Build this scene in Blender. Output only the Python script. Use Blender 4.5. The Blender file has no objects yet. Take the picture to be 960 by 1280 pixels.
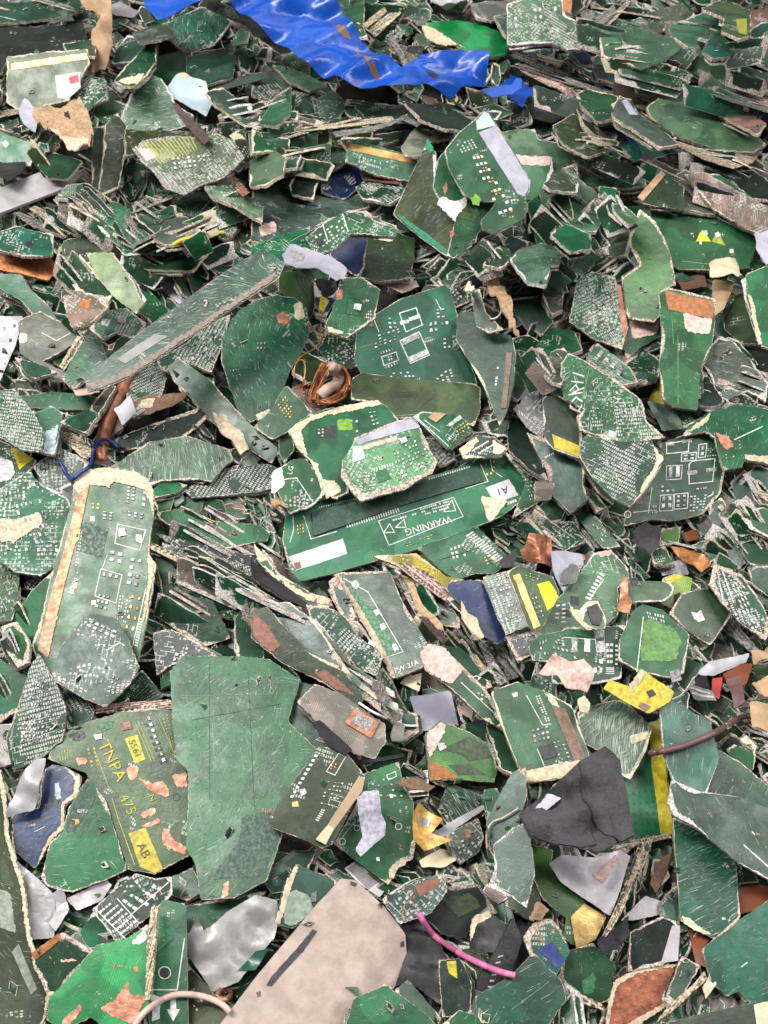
import bpy, bmesh, math, random
from mathutils import Vector, Matrix, noise
from mathutils.geometry import delaunay_2d_cdt
S = bpy.context.scene
COL = S.collection

# ---------------------------------------------------------------- camera
PW, PH = 960.0, 1280.0
VFOV = math.radians(46.0)
PITCH = math.radians(57.0)
DIST = 0.86
FPX = (PH / 2) / math.tan(VFOV / 2)
CAM = Vector((0.0, -DIST * math.cos(PITCH), DIST * math.sin(PITCH)))
FWD = Vector((0.0, math.cos(PITCH), -math.sin(PITCH)))
UPV = Vector((0.0, math.sin(PITCH), math.cos(PITCH)))
RGT = Vector((1.0, 0.0, 0.0))
cd = bpy.data.cameras.new('camera')
cam = bpy.data.objects.new('camera', cd)
COL.objects.link(cam)
cam.location = CAM
cam.rotation_euler = (math.pi / 2 - PITCH, 0, 0)
cd.sensor_fit = 'VERTICAL'
cd.sensor_height = 32.0
cd.lens = 16.0 / math.tan(VFOV / 2)
cd.clip_start = 0.01
cd.clip_end = 100
cd.dof.use_dof = True
cd.dof.focus_distance = 0.80
cd.dof.aperture_fstop = 20.0
S.camera = cam

# ---------------------------------------------------------------- light
w = bpy.data.worlds.new('World')
S.world = w
w.use_nodes = True
bg = w.node_tree.nodes['Background']
bg.inputs['Color'].default_value = (0.93, 0.95, 1.0, 1)
bg.inputs['Strength'].default_value = 0.21


def area(name, loc, target, power, sx, sy, col=(1, 1, 1)):
    l = bpy.data.lights.new(name, 'AREA')
    l.shape = 'RECTANGLE'
    l.size, l.size_y, l.energy, l.color = sx, sy, power, col
    o = bpy.data.objects.new(name, l)
    COL.objects.link(o)
    o.location = loc
    o.rotation_euler = (Vector(target) - Vector(loc)).to_track_quat('-Z', 'Y').to_euler()
    return o


area('ceiling_lamp', (-1.05, 0.25, 2.0), (0, 0.1, 0), 72, 0.35, 1.5, (1.0, 0.97, 0.93))
area('ceiling_lamp', (1.15, -0.1, 2.1), (0, 0.1, 0), 36, 0.45, 1.8, (1.0, 0.98, 0.96))
area('ceiling_lamp', (0.1, 2.2, 2.3), (0, 0.2, 0), 20, 3.0, 1.0, (0.97, 0.99, 1.0))
S.view_settings.view_transform = 'Standard'
S.view_settings.look = 'None'
S.view_settings.exposure = 0.14
S.view_settings.gamma = 1.0
S.view_settings.use_curve_mapping = False
S.cycles.max_bounces = 6
S.cycles.diffuse_bounces = 3
S.cycles.glossy_bounces = 3

# ---------------------------------------------------------------- materials
class NT:
    def __init__(self, name):
        self.m = bpy.data.materials.new(name)
        self.m.use_nodes = True
        self.t = self.m.node_tree
        self.t.nodes.clear()
        self.out = self.n('ShaderNodeOutputMaterial')
        self.b = self.n('ShaderNodeBsdfPrincipled')
        self.link(self.b.outputs[0], self.out.inputs[0])

    def n(self, typ, **kw):
        x = self.t.nodes.new(typ)
        for k, v in kw.items():
            setattr(x, k, v)
        return x

    def link(self, a, b):
        self.t.links.new(a, b)

    def put(self, sock, v):
        if hasattr(v, 'is_output'):
            self.link(v, sock)
        elif isinstance(v, (tuple, list)) and len(v) == 3 and sock.type == 'RGBA':
            sock.default_value = (*v, 1)
        else:
            sock.default_value = v

    def math(self, op, a, b=0.0, c=None):
        x = self.n('ShaderNodeMath', operation=op)
        self.put(x.inputs[0], a)
        self.put(x.inputs[1], b)
        if c is not None:
            self.put(x.inputs[2], c)
        return x.outputs[0]

    def mix(self, f, a, b, mode='MIX'):
        x = self.n('ShaderNodeMix', data_type='RGBA', blend_type=mode)
        x.clamp_factor = True
        self.put(x.inputs[0], f)
        self.put(x.inputs[6], a)
        self.put(x.inputs[7], b)
        return x.outputs[2]

    def ramp(self, v, lo, hi, a=0.0, b=1.0):
        x = self.n('ShaderNodeMapRange', clamp=True, interpolation_type='SMOOTHSTEP')
        self.put(x.inputs[0], v)
        self.put(x.inputs[1], lo)
        self.put(x.inputs[2], hi)
        self.put(x.inputs[3], a)
        self.put(x.inputs[4], b)
        return x.outputs[0]

    def noise(self, vec, scale, detail=2.0, rough=0.5):
        x = self.n('ShaderNodeTexNoise')
        self.link(vec, x.inputs['Vector'])
        x.inputs['Scale'].default_value = scale
        x.inputs['Detail'].default_value = detail
        x.inputs['Roughness'].default_value = rough
        return x.outputs[0]

    def attr(self, name, typ='OBJECT'):
        x = self.n('ShaderNodeAttribute', attribute_name=name, attribute_type=typ)
        return x.outputs['Fac']

    def coords(self):
        tc = self.n('ShaderNodeTexCoord')
        oi = self.n('ShaderNodeObjectInfo')
        add = self.n('ShaderNodeVectorMath', operation='MULTIPLY_ADD')
        self.link(oi.outputs['Random'], add.inputs[0])
        add.inputs[1].default_value = (7.3, 5.1, 3.7)
        self.link(tc.outputs['Object'], add.inputs[2])
        return add.outputs[0], oi

    def rot(self, vec, ang):
        x = self.n('ShaderNodeVectorRotate', rotation_type='Z_AXIS')
        self.link(vec, x.inputs['Vector'])
        self.put(x.inputs['Angle'], ang)
        return x.outputs[0]

    def scale(self, vec, s):
        x = self.n('ShaderNodeVectorMath', operation='MULTIPLY')
        self.link(vec, x.inputs[0])
        x.inputs[1].default_value = s
        return x.outputs[0]

    def bump(self, h, strength, dist=0.001):
        x = self.n('ShaderNodeBump')
        x.inputs['Strength'].default_value = strength
        x.inputs['Distance'].default_value = dist
        self.link(h, x.inputs['Height'])
        self.link(x.outputs[0], self.b.inputs['Normal'])


def fibre_colour(k, vec, fib):
    """torn glass-fibre edge: beige, cream yellow, grey-brown"""
    n1 = k.noise(vec, 760, 4, 0.7)
    n2 = k.noise(vec, 70, 2)
    beige = k.mix(k.ramp(n1, 0.36, 0.64), (0.17, 0.12, 0.095), (0.74, 0.63, 0.53))
    cream = k.mix(k.ramp(n1, 0.3, 0.62), (0.33, 0.27, 0.17), (0.76, 0.69, 0.52))
    grey = k.mix(k.ramp(n1, 0.36, 0.66), (0.06, 0.05, 0.045), (0.48, 0.42, 0.37))
    c = k.mix(k.math('GREATER_THAN', fib, 0.5), beige, cream)
    c = k.mix(k.math('GREATER_THAN', fib, 1.5), c, grey)
    c = k.mix(k.math('GREATER_THAN', fib, 2.5), c, k.mix(k.ramp(n1, 0.36, 0.62), (0.26, 0.24, 0.22), (0.78, 0.74, 0.70)))
    return k.mix(k.ramp(n2, 0.52, 0.75, 0.0, 0.65), c, (0.16, 0.12, 0.09)), n1


def mat_board(loose=False):
    k = NT('loose_circuit_board' if loose else 'torn_circuit_board')
    vec, oi = k.coords()
    if loose:                              # many shards in one mesh: colour and fibre kind come from the mesh itself
        at = k.n('ShaderNodeAttribute', attribute_name='tint', attribute_type='GEOMETRY')
        base, fib = at.outputs['Color'], k.math('FLOOR', k.math('MULTIPLY', at.outputs['Alpha'], 3.99))
        rnd, scuff, pads, rimw = oi.outputs['Random'], 0.42, 0.30, 0.0007
    else:
        base = oi.outputs['Color']
        rnd = oi.outputs['Random']
        scuff = k.attr('scuff')
        pads = k.attr('pads')
        fib = k.attr('fibre')
        rimw = k.attr('rim')
    edge = k.attr('edge', 'GEOMETRY')
    ang = k.math('MULTIPLY', rnd, 37.0)
    rv = k.rot(vec, ang)
    # copper pour / bare laminate areas
    pour = k.ramp(k.noise(rv, 38, 1.5, 0.4), 0.46, 0.52)
    c = k.mix(pour, k.mix(1.0, base, (0.62, 0.66, 0.62), 'MULTIPLY'), k.mix(1.0, base, (1.1, 1.05, 1.05), 'MULTIPLY'))
    # fine tracks
    cell = k.n('ShaderNodeTexVoronoi', distance='CHEBYCHEV')
    k.link(rv, cell.inputs['Vector'])
    cell.inputs['Scale'].default_value = 85
    sep = k.n('ShaderNodeSeparateColor')
    k.link(cell.outputs['Color'], sep.inputs[0])
    turn = k.math('MULTIPLY', k.math('FLOOR', k.math('MULTIPLY', sep.outputs[0], 3.99)), 0.7854)
    wv = k.n('ShaderNodeTexWave', wave_type='BANDS', bands_direction='X')
    k.link(k.rot(rv, turn), wv.inputs['Vector'])
    wv.inputs['Scale'].default_value = 230
    wv.inputs['Distortion'].default_value = 0.0
    track = k.math('MULTIPLY', k.ramp(wv.outputs[0], 0.55, 0.75), k.math('GREATER_THAN', sep.outputs[1], 0.5))
    track = k.math('MULTIPLY', track, k.ramp(k.noise(vec, 90, 3, 0.6), 0.38, 0.55))
    c = k.mix(k.math('MULTIPLY', track, 0.7), c, k.mix(1.0, c, (2.1, 1.7, 1.6), 'MULTIPLY'))
    # dull grime
    big = k.ramp(k.noise(vec, 17, 3, 0.6), 0.35, 0.7)
    c = k.mix(k.math('MULTIPLY', k.ramp(k.noise(vec, 150, 6, 0.78), 0.52, 0.70), k.math('MULTIPLY_ADD', big, 0.14, 0.02)), c, (0.20, 0.22, 0.18))
    c = k.mix(k.ramp(k.noise(vec, 240, 5, 0.75), 0.55, 0.66, 0.0, 0.4), c, k.mix(1.0, c, (0.35, 0.38, 0.36), 'MULTIPLY'))
    # silk-screen outlines, solder pads
    zone = k.noise(rv, 34, 1.0)
    thr = k.math('SUBTRACT', 0.80, k.math('MULTIPLY', pads, 0.55))
    z1 = k.ramp(k.math('SUBTRACT', zone, thr), 0.0, 0.03)
    br = k.n('ShaderNodeTexBrick')
    k.link(rv, br.inputs['Vector'])
    br.inputs['Scale'].default_value = 1.0
    br.inputs['Brick Width'].default_value = 0.0065
    br.inputs['Row Height'].default_value = 0.0034
    br.inputs['Mortar Size'].default_value = 0.00030
    br.inputs['Mortar Smooth'].default_value = 0.3
    silk = k.math('MULTIPLY', k.math('MULTIPLY', br.outputs['Fac'], z1), k.ramp(k.noise(vec, 160, 2), 0.47, 0.56))
    v1 = k.n('ShaderNodeTexVoronoi', distance='CHEBYCHEV')
    k.link(rv, v1.inputs['Vector'])
    v1.inputs['Scale'].default_value = 330
    v1.inputs['Randomness'].default_value = 0.35
    p1 = k.math('MULTIPLY', k.math('LESS_THAN', v1.outputs['Distance'], 0.27), z1)
    p1 = k.math('MULTIPLY', p1, k.ramp(k.noise(rv, 120, 1), 0.46, 0.5))
    v2 = k.n('ShaderNodeTexVoronoi', distance='CHEBYCHEV')
    k.link(k.scale(rv, (1.0, 0.55, 1.0)), v2.inputs['Vector'])
    v2.inputs['Scale'].default_value = 640
    v2.inputs['Randomness'].default_value = 0.15
    z2 = k.ramp(k.math('SUBTRACT', k.noise(k.scale(rv, (1, 1, 1.0)), 71, 1.0), thr), 0.0, 0.03)
    p2 = k.math('MULTIPLY', k.math('LESS_THAN', v2.outputs['Distance'], 0.30), z2)
    pad = k.math('MULTIPLY', k.math('MAXIMUM', p1, p2), k.ramp(k.noise(vec, 700, 3, 0.7), 0.34, 0.46))
    c = k.mix(k.math('MULTIPLY', silk, 0.5), c, (0.60, 0.63, 0.58))
    c = k.mix(k.math('MULTIPLY', pad, 0.85), c, k.mix(k.noise(vec, 300, 1), (0.14, 0.14, 0.12), (0.80, 0.78, 0.73)))
    # scratches along two directions
    loc = k.n('ShaderNodeTexCoord').outputs['Object']
    sweep = k.math('MULTIPLY', k.noise(vec, 12, 1), 1.6)
    s1 = k.noise(k.scale(k.rot(loc, k.math('ADD', ang, sweep)), (1800, 60, 60)), 1.0, 3, 0.6)
    s2 = k.noise(k.scale(k.rot(loc, k.math('SUBTRACT', k.math('ADD', ang, 1.1), sweep)), (1500, 80, 80)), 1.0, 3, 0.6)
    zone_s = k.noise(vec, 30, 3, 0.6)
    lim = k.math('SUBTRACT', 0.785, k.math('MULTIPLY', scuff, 0.26))
    sc1 = k.math('MULTIPLY', k.ramp(k.math('SUBTRACT', s1, lim), 0.0, 0.06), k.ramp(zone_s, 0.42, 0.56))
    sc2 = k.math('MULTIPLY', k.ramp(k.math('SUBTRACT', s2, lim), 0.0, 0.06), k.ramp(zone_s, 0.58, 0.44))
    sc = k.math('MAXIMUM', sc1, sc2)
    fine = k.ramp(k.math('SUBTRACT', k.noise(vec, 430, 5, 0.72), k.math('SUBTRACT', 0.695, k.math('MULTIPLY', scuff, 0.11))), 0.0, 0.02)
    fine = k.math('MULTIPLY', fine, k.ramp(k.noise(vec, 70, 3, 0.6), 0.40, 0.62))
    sc = k.math('MAXIMUM', sc, k.math('MULTIPLY', fine, 0.8))
    dust = k.mix(0.68, c, (0.56, 0.60, 0.53))
    c = k.mix(sc, c, dust)
    # chips: bits of laminate torn away
    chip = k.ramp(k.math('SUBTRACT', k.noise(vec, 95, 4, 0.7), k.math('SUBTRACT', 0.80, k.math('MULTIPLY', scuff, 0.12))), 0.0, 0.02)
    # torn rim
    fc, fn = fibre_colour(k, vec, fib)
    wob = k.math('MULTIPLY', k.noise(vec, 950, 4, 0.75), 1.1)
    wid = k.ramp(k.noise(vec, 36, 2), 0.40, 0.72, -0.02, 2.7)
    rim = k.math('SUBTRACT', k.math('MULTIPLY', rimw, k.math('MULTIPLY', wid, k.math('ADD', wob, 0.35))), edge)
    rm = k.ramp(rim, -0.00012, 0.00018)
    rm = k.math('MAXIMUM', rm, chip)
    c = k.mix(rm, c, fc)
    k.link(c, k.b.inputs['Base Color'])
    r = k.ramp(k.noise(vec, 60, 5, 0.65), 0.33, 0.68, 0.31, 0.47)
    r = k.math('ADD', r, k.math('MULTIPLY', sc, 0.15))
    r = k.math('MAXIMUM', r, k.math('MULTIPLY', rm, 0.85))
    k.link(r, k.b.inputs['Roughness'])
    k.b.inputs['IOR'].default_value = 1.5
    k.b.inputs['Specular IOR Level'].default_value = 0.42
    h = k.math('ADD', k.math('MULTIPLY', k.noise(vec, 130, 4, 0.6), 0.6), k.math('MULTIPLY', fn, k.math('MULTIPLY', rm, 0.7)))
    h = k.math('ADD', h, k.math('MULTIPLY', pad, 0.25))
    h = k.math('SUBTRACT', h, k.math('MULTIPLY', sc, 0.12))
    k.bump(h, 0.40, 0.0011)
    return k.m


def mat_fibre(loose=False):
    k = NT('loose_fibre_edge' if loose else 'torn_fibre_edge')
    vec, oi = k.coords()
    if loose:
        at = k.n('ShaderNodeAttribute', attribute_name='tint', attribute_type='GEOMETRY')
        fib = k.math('FLOOR', k.math('MULTIPLY', at.outputs['Alpha'], 3.99))
    else:
        fib = k.attr('fibre')
    c, n1 = fibre_colour(k, vec, fib)
    ly = k.noise(k.scale(vec, (60, 60, 1800)), 1.0, 2)
    c = k.mix(k.ramp(ly, 0.4, 0.65, 0.0, 0.35), c, (0.07, 0.07, 0.055))
    k.link(c, k.b.inputs['Base Color'])
    k.b.inputs['Roughness'].default_value = 0.9
    k.bump(n1, 0.5, 0.001)
    return k.m


def mat_strata():
    k = NT('torn_laminate_layers')
    vec, oi = k.coords()
    v = k.rot(vec, k.attr('grain'))
    n1 = k.noise(k.scale(v, (26, 900, 300)), 1.0, 3, 0.6)
    n2 = k.noise(vec, 480, 4, 0.7)
    base = oi.outputs['Color']
    c = k.mix(k.ramp(n1, 0.40, 0.60), (0.022, 0.035, 0.024), base)
    c = k.mix(k.ramp(n2, 0.50, 0.62, 0.0, 0.8), c, k.mix(1.0, base, (1.7, 1.65, 1.6), 'MULTIPLY'))
    c = k.mix(k.ramp(n2, 0.46, 0.36, 0.0, 0.7), c, (0.06, 0.045, 0.035))
    k.link(c, k.b.inputs['Base Color'])
    k.b.inputs['Roughness'].default_value = 0.85
    k.bump(k.math('ADD', n1, k.math('MULTIPLY', n2, 0.5)), 0.9, 0.002)
    return k.m


def mat_plain(name, rough=0.5, metal=0.0, mott=0.25, nscale=60, bump=0.3, bscale=150, dirt=0.2, dirtcol=(0.12, 0.1, 0.08), tr=0.0, island=False):
    k = NT(name)
    vec, oi = k.coords()
    base = oi.outputs['Color']
    n1 = k.noise(vec, nscale, 4, 0.6)
    lo, hi = 1 - mott, 1 + mott
    c = k.mix(k.ramp(n1, 0.3, 0.7), k.mix(1.0, base, (lo, lo, lo), 'MULTIPLY'), k.mix(1.0, base, (hi, hi, hi), 'MULTIPLY'))
    c = k.mix(k.ramp(k.noise(vec, nscale * 0.6, 5, 0.7), 0.52, 0.72, 0.0, dirt * 2), c, dirtcol)
    if island:
        g = k.n('ShaderNodeNewGeometry')
        v = k.ramp(g.outputs['Random Per Island'], 0.0, 1.0, 0.30, 1.05)
        cc = k.n('ShaderNodeCombineColor')
        for i in range(3):
            k.link(v, cc.inputs[i])
        c = k.mix(1.0, c, cc.outputs[0], 'MULTIPLY')
    k.link(c, k.b.inputs['Base Color'])
    k.b.inputs['Metallic'].default_value = metal
    k.link(k.ramp(k.noise(vec, nscale * 1.7, 3), 0.3, 0.7, rough * 0.75, min(1, rough * 1.3)), k.b.inputs['Roughness'])
    if tr:
        k.b.inputs['Subsurface Weight'].default_value = tr
        k.b.inputs['Subsurface Radius'].default_value = (0.002, 0.003, 0.006)
    k.bump(k.noise(vec, bscale, 4, 0.6), bump, 0.001)
    return k.m


M = {
    'board': mat_board(), 'fibre': mat_fibre(), 'loose_board': mat_board(True), 'loose_fibre': mat_fibre(True),
    'strata': mat_strata(),
    'metal': mat_plain('crumpled_metal', 0.5, 0.3, 0.15, 60, 0.35, 160, 0.16, (0.2, 0.18, 0.16)),
    'copper': mat_plain('bare_copper', 0.45, 0.5, 0.4, 160, 0.5, 220, 0.2, (0.2, 0.09, 0.05)),
    'plastic': mat_plain('soft_plastic_film', 0.3, 0.0, 0.18, 30, 0.25, 90, 0.10, (0.25, 0.17, 0.11)),
    'paper': mat_plain('paper_and_card', 0.8, 0.0, 0.16, 90, 0.35, 500, 0.24, (0.25, 0.2, 0.16)),
    'dark': mat_plain('matt_black_plastic', 0.5, 0.0, 0.4, 60, 0.5, 200, 0.15, (0.1, 0.09, 0.08)),
    'rag': mat_plain('charcoal_cloth', 0.95, 0.0, 0.12, 300, 0.9, 600, 0.1, (0.08, 0.075, 0.08)),
    'fluff': mat_plain('torn_fibre_scrap', 0.92, 0.0, 0.28, 380, 0.5, 800, 0.25, (0.16, 0.12, 0.09)),
    'print': mat_plain('board_print', 0.5, 0.0, 0.3, 300, 0.3, 200, 0.28, (0.10, 0.13, 0.09)),
    'solder': mat_plain('solder', 0.35, 0.35, 0.45, 420, 0.6, 600, 0.3, (0.13, 0.13, 0.11), 0, True),
    'gold': mat_plain('gold_plating', 0.4, 0.5, 0.35, 120, 0.4, 300, 0.25, (0.15, 0.09, 0.04), 0, True),
    'wire': mat_plain('wire_insulation', 0.4, 0.0, 0.15, 80, 0.1, 300, 0.12, (0.1, 0.09, 0.08)),
}

# ---------------------------------------------------------------- geometry helpers
RND = random.Random(7)


def ray(px, py):
    return FWD + RGT * ((px - PW / 2) / FPX) - UPV * ((py - PH / 2) / FPX)


def nrm_from(tilt, az):
    t, a = math.radians(tilt), math.radians(az)
    return Vector((math.sin(t) * math.cos(a), math.sin(t) * math.sin(a), math.cos(t)))


ZS = 4                                   # depth grid cell in photo pixels
ZW, ZH = int(PW / ZS) + 40, int(PH / ZS) + 40
ZO = 20                                  # margin of cells round the frame
BASE_Z = -0.030
ZB = [[0.0] * ZW for _ in range(ZH)]
for j in range(ZH):
    for i in range(ZW):
        d = ray((i - ZO + .5) * ZS, (j - ZO + .5) * ZS)
        ZB[j][i] = (BASE_Z - CAM.z) / d.z


KEEP = set()                             # depth cells taken by boards with their own markings


def inside(x, y, poly):
    r = False
    n = len(poly)
    j = n - 1
    for i in range(n):
        xi, yi = poly[i]
        xj, yj = poly[j]
        if (yi > y) != (yj > y) and x < (xj - xi) * (y - yi) / (yj - yi) + xi:
            r = not r
        j = i
    return r


def cells(poly):
    x0 = max(0, int(min(p[0] for p in poly) / ZS) + ZO - 1)
    x1 = min(ZW - 1, int(max(p[0] for p in poly) / ZS) + ZO + 1)
    y0 = max(0, int(min(p[1] for p in poly) / ZS) + ZO - 1)
    y1 = min(ZH - 1, int(max(p[1] for p in poly) / ZS) + ZO + 1)
    out = []
    for j in range(y0, y1 + 1):
        for i in range(x0, x1 + 1):
            x, y = (i - ZO + .5) * ZS, (j - ZO + .5) * ZS
            if inside(x, y, poly):
                out.append((i, j, x, y))
    if not out:
        cx = sum(p[0] for p in poly) / len(poly)
        cy = sum(p[1] for p in poly) / len(poly)
        i = min(ZW - 1, max(0, int(cx / ZS) + ZO))
        j = min(ZH - 1, max(0, int(cy / ZS) + ZO))
        out.append((i, j, cx, cy))
    return out


def solve3(A, b):
    m = Matrix(A)
    if abs(m.determinant()) < 1e-18:
        return None
    return m.inverted() @ Vector(b)


def settle(poly, tilt, thick, seed):
    """Let a piece down on what already lies there: returns its plane (n, c) with n.x = c."""
    cs = cells(poly)
    pts = []
    for (i, j, x, y) in cs:
        pts.append(CAM + ray(x, y) * ZB[j][i])
    rr = random.Random(seed)
    if tilt is None:
        k = len(pts)
        mx = sum(p.x for p in pts) / k
        my = sum(p.y for p in pts) / k
        mz = sum(p.z for p in pts) / k
        sxx = sum((p.x - mx) ** 2 for p in pts) + 4e-5 * k
        syy = sum((p.y - my) ** 2 for p in pts) + 4e-5 * k
        sxy = sum((p.x - mx) * (p.y - my) for p in pts)
        sxz = sum((p.x - mx) * (p.z - mz) for p in pts)
        syz = sum((p.y - my) * (p.z - mz) for p in pts)
        det = sxx * syy - sxy * sxy
        a = (sxz * syy - syz * sxy) / det
        b = (syz * sxx - sxz * sxy) / det
        a += rr.uniform(-.24, .24)
        b += rr.uniform(-.42, .12)
        g = math.hypot(a, b)
        if g > 0.5:
            a, b = a / g * .5, b / g * .5
        n = Vector((-a, -b, 1)).normalized()
    else:
        n = nrm_from(*tilt)
    vals = []
    for (i, j, x, y) in cs:
        d = ray(x, y)
        nd = n.dot(d)
        vals.append(n.dot(CAM) + ZB[j][i] * nd)
    vals.sort()
    c = vals[min(len(vals) - 1, int(len(vals) * 0.985))] + thick + 0.0009
    for (i, j, x, y) in cs:
        d = ray(x, y)
        s = (c - n.dot(CAM)) / n.dot(d)
        if s < ZB[j][i]:
            ZB[j][i] = s
    return n, c


def round_corners(poly, k=.16):
    out = []
    n = len(poly)
    for i in range(n):
        p, a, b = poly[i], poly[i - 1], poly[(i + 1) % n]
        out.append((p[0] + (a[0] - p[0]) * k, p[1] + (a[1] - p[1]) * k))
        out.append((p[0] + (b[0] - p[0]) * k, p[1] + (b[1] - p[1]) * k))
    return out


def rough_outline(poly, q, step, seed):
    """Break straight runs into a torn line (photo pixels)."""
    out = []
    n = len(poly)
    off = Vector((seed * 13.7 % 91, seed * 7.1 % 83, seed * 3.3 % 71))
    for i in range(n):
        a, b = poly[i], poly[(i + 1) % n]
        L = math.hypot(b[0] - a[0], b[1] - a[1])
        k = max(1, int(L / step))
        for m in range(k):
            t = m / k
            x, y = a[0] + (b[0] - a[0]) * t, a[1] + (b[1] - a[1]) * t
            v = Vector((x * .055, y * .055, 0)) + off
            w_ = Vector((x * .26, y * .26, 5)) + off
            h_ = Vector((x * .7, y * .7, 9)) + off
            dx = noise.noise(v) * .4 + noise.noise(w_) * .6 + noise.noise(h_) * .5
            dy = noise.noise(v + Vector((50, 9, 3))) * .4 + noise.noise(w_ + Vector((31, 9, 3))) * .6 + noise.noise(h_ + Vector((31, 9, 3))) * .5
            out.append((x + dx * q, y + dy * q))
    return out


def seg_dist(x, y, poly):
    best = 1e9
    n = len(poly)
    for i in range(n):
        ax, ay = poly[i]
        bx, by = poly[(i + 1) % n]
        ux, uy = bx - ax, by - ay
        L = ux * ux + uy * uy
        t = 0 if L == 0 else max(0, min(1, ((x - ax) * ux + (y - ay) * uy) / L))
        d = (x - ax - ux * t) ** 2 + (y - ay - uy * t) ** 2
        if d < best:
            best = d
    return math.sqrt(best)


class Plane:
    """The piece's own plane: photo pixel -> local metres (x, y) and the bend of its surface."""
    def __init__(self, poly, n, c, crumple, seed, fold=None, fine=1):
        self.n, self.c = n, c
        cx = sum(p[0] for p in poly) / len(poly)
        cy = sum(p[1] for p in poly) / len(poly)
        self.o = self.hit(cx, cy)
        x = RGT - n * n.dot(RGT)
        x.normalize()
        y = n.cross(x)
        self.R = Matrix((x, y, n)).transposed()
        self.x, self.y = x, y
        self.amp = crumple
        self.off = Vector((seed * 1.37 % 57, seed * 2.11 % 43, seed * .77 % 31))
        fr = random.Random(seed)
        self.folds = []
        for i in range(6):
            th = fr.uniform(0, math.pi)
            fq = fr.uniform(14, 26) * (1.55 ** (i // 2)) * fine
            self.folds.append((math.cos(th), math.sin(th), fq, fr.random(), .046 / fq * (1.25 if fine > 2 else 1)))
        self.fold = None
        if fold:
            a, b = self.loc(*fold[0]), self.loc(*fold[1])
            u = Vector((b[0] - a[0], b[1] - a[1])).normalized()
            self.fold = (a, Vector((-u.y, u.x)), fold[2])

    def hit(self, px, py):
        d = ray(px, py)
        return CAM + d * ((self.c - self.n.dot(CAM)) / self.n.dot(d))

    def loc(self, px, py):
        p = self.hit(px, py) - self.o
        return (p.dot(self.x), p.dot(self.y))

    def bend(self, x, y):
        a = self.amp
        v = Vector((x, y, 0))
        z = noise.noise(v * 16 + self.off) * 0.0016 * min(1, a + .35)
        if a > 1:
            wx = x + noise.noise(v * 20 + self.off) * .0035
            wy = y + noise.noise(v * 20 - self.off) * .0035
            for dx, dy, fq, ph, am in self.folds:      # straight creases in several directions
                u = (wx * dx + wy * dy) * fq + ph
                z += a * am * abs((u % 1.0) * 2 - 1)
        if self.fold:
            p, nn, k = self.fold
            dd = (x - p[0]) * nn.x + (y - p[1]) * nn.y
            if dd > 0:
                z -= k * dd
        return z


def new_obj(name, me, parent=None):
    o = bpy.data.objects.new(name, me)
    COL.objects.link(o)
    if parent:
        o.parent = parent
    return o


FACETED = ('gold_foil', 'copper_foil', 'metal_scrap')


def sheet_mesh(name, pl, outline, step, thick, rimw, mats, lift=0.0, bevel=True, drop=None):
    """A sheet with thickness whose upper face follows the plane's bend; 'edge' holds the distance to its torn outline."""
    loc2 = [pl.loc(*p) for p in outline]
    k = len(loc2)
    xs = [p[0] for p in loc2]
    ys = [p[1] for p in loc2]
    pts = [Vector(p) for p in loc2]
    inner = []
    gx = min(xs) + step * .5
    r = random.Random(k)
    while gx < max(xs):
        gy = min(ys) + step * .5
        while gy < max(ys):
            x, y = gx + r.uniform(-.3, .3) * step, gy + r.uniform(-.3, .3) * step
            if inside(x, y, loc2):
                d = seg_dist(x, y, loc2)
                if d > step * .35:
                    inner.append((x, y, d))
            gy += step
        gx += step
    if rimw > 0:                       # a second ring of points close to the outline keeps the rim crisp
        pass
    pts += [Vector((a, b)) for a, b, _ in inner]
    try:
        res = delaunay_2d_cdt(pts, [(i, (i + 1) % k) for i in range(k)], [list(range(k))], 1, 1e-7)
    except Exception:
        res = None
    V, E, F = res[0], res[1], res[2]
    me = bpy.data.meshes.new(name)
    nv = len(V)
    orig = res[3]
    top, ed = [], []
    for i, v in enumerate(V):
        src = [s for s in orig[i]]
        if src and min(src) >= k:
            d = inner[min(src) - k][2]
        elif src:
            d = 0.0
        else:
            d = seg_dist(v.x, v.y, loc2)
        z = pl.bend(v.x, v.y) + lift
        if bevel and d < 1e-7:
            z -= thick * .05
        top.append((v.x, v.y, z))
        ed.append(d)
    faces = []
    for f in F:
        a = 0
        for i in range(len(f)):
            p, q_ = V[f[i]], V[f[(i + 1) % len(f)]]
            a += p.x * q_.y - q_.x * p.y
        faces.append(list(f) if a > 0 else list(reversed(f)))
    # boundary edges -> side walls and back
    cnt = {}
    for f in faces:
        for i in range(len(f)):
            e = (f[i], f[(i + 1) % len(f)])
            cnt[e] = cnt.get(e, 0) + 1
    verts = list(top)
    und = {}
    for i in range(nv):
        und[i] = len(verts)
        verts.append((top[i][0], top[i][1], top[i][2] - thick if ed[i] > 1e-7 or not bevel else top[i][2] - thick * .95))
        ed.append(0.0)
    nf = len(faces)
    sides = []
    dup = {}

    def dv(i):
        if i not in dup:
            dup[i] = len(verts)
            verts.append(verts[i])
            ed.append(0.0)
        return dup[i]
    for (a, b) in cnt:
        if (b, a) not in cnt:
            sides.append([dv(b), dv(a), dv(und[a]), dv(und[b])])
    backs = [[und[i] for i in reversed(f)] for f in faces]
    me.from_pydata(verts, [], faces + sides + backs)
    at = me.attributes.new('edge', 'FLOAT', 'POINT')
    at.data.foreach_set('value', ed)
    for m in mats:
        me.materials.append(m)
    sm = [name not in FACETED] * nf + [False] * len(sides) + [True] * len(backs)
    me.polygons.foreach_set('use_smooth', sm)
    if len(mats) > 1:
        me.polygons.foreach_set('material_index', [0] * nf + [1] * len(sides) + [1] * len(backs))
    me.update()
    return me


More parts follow.
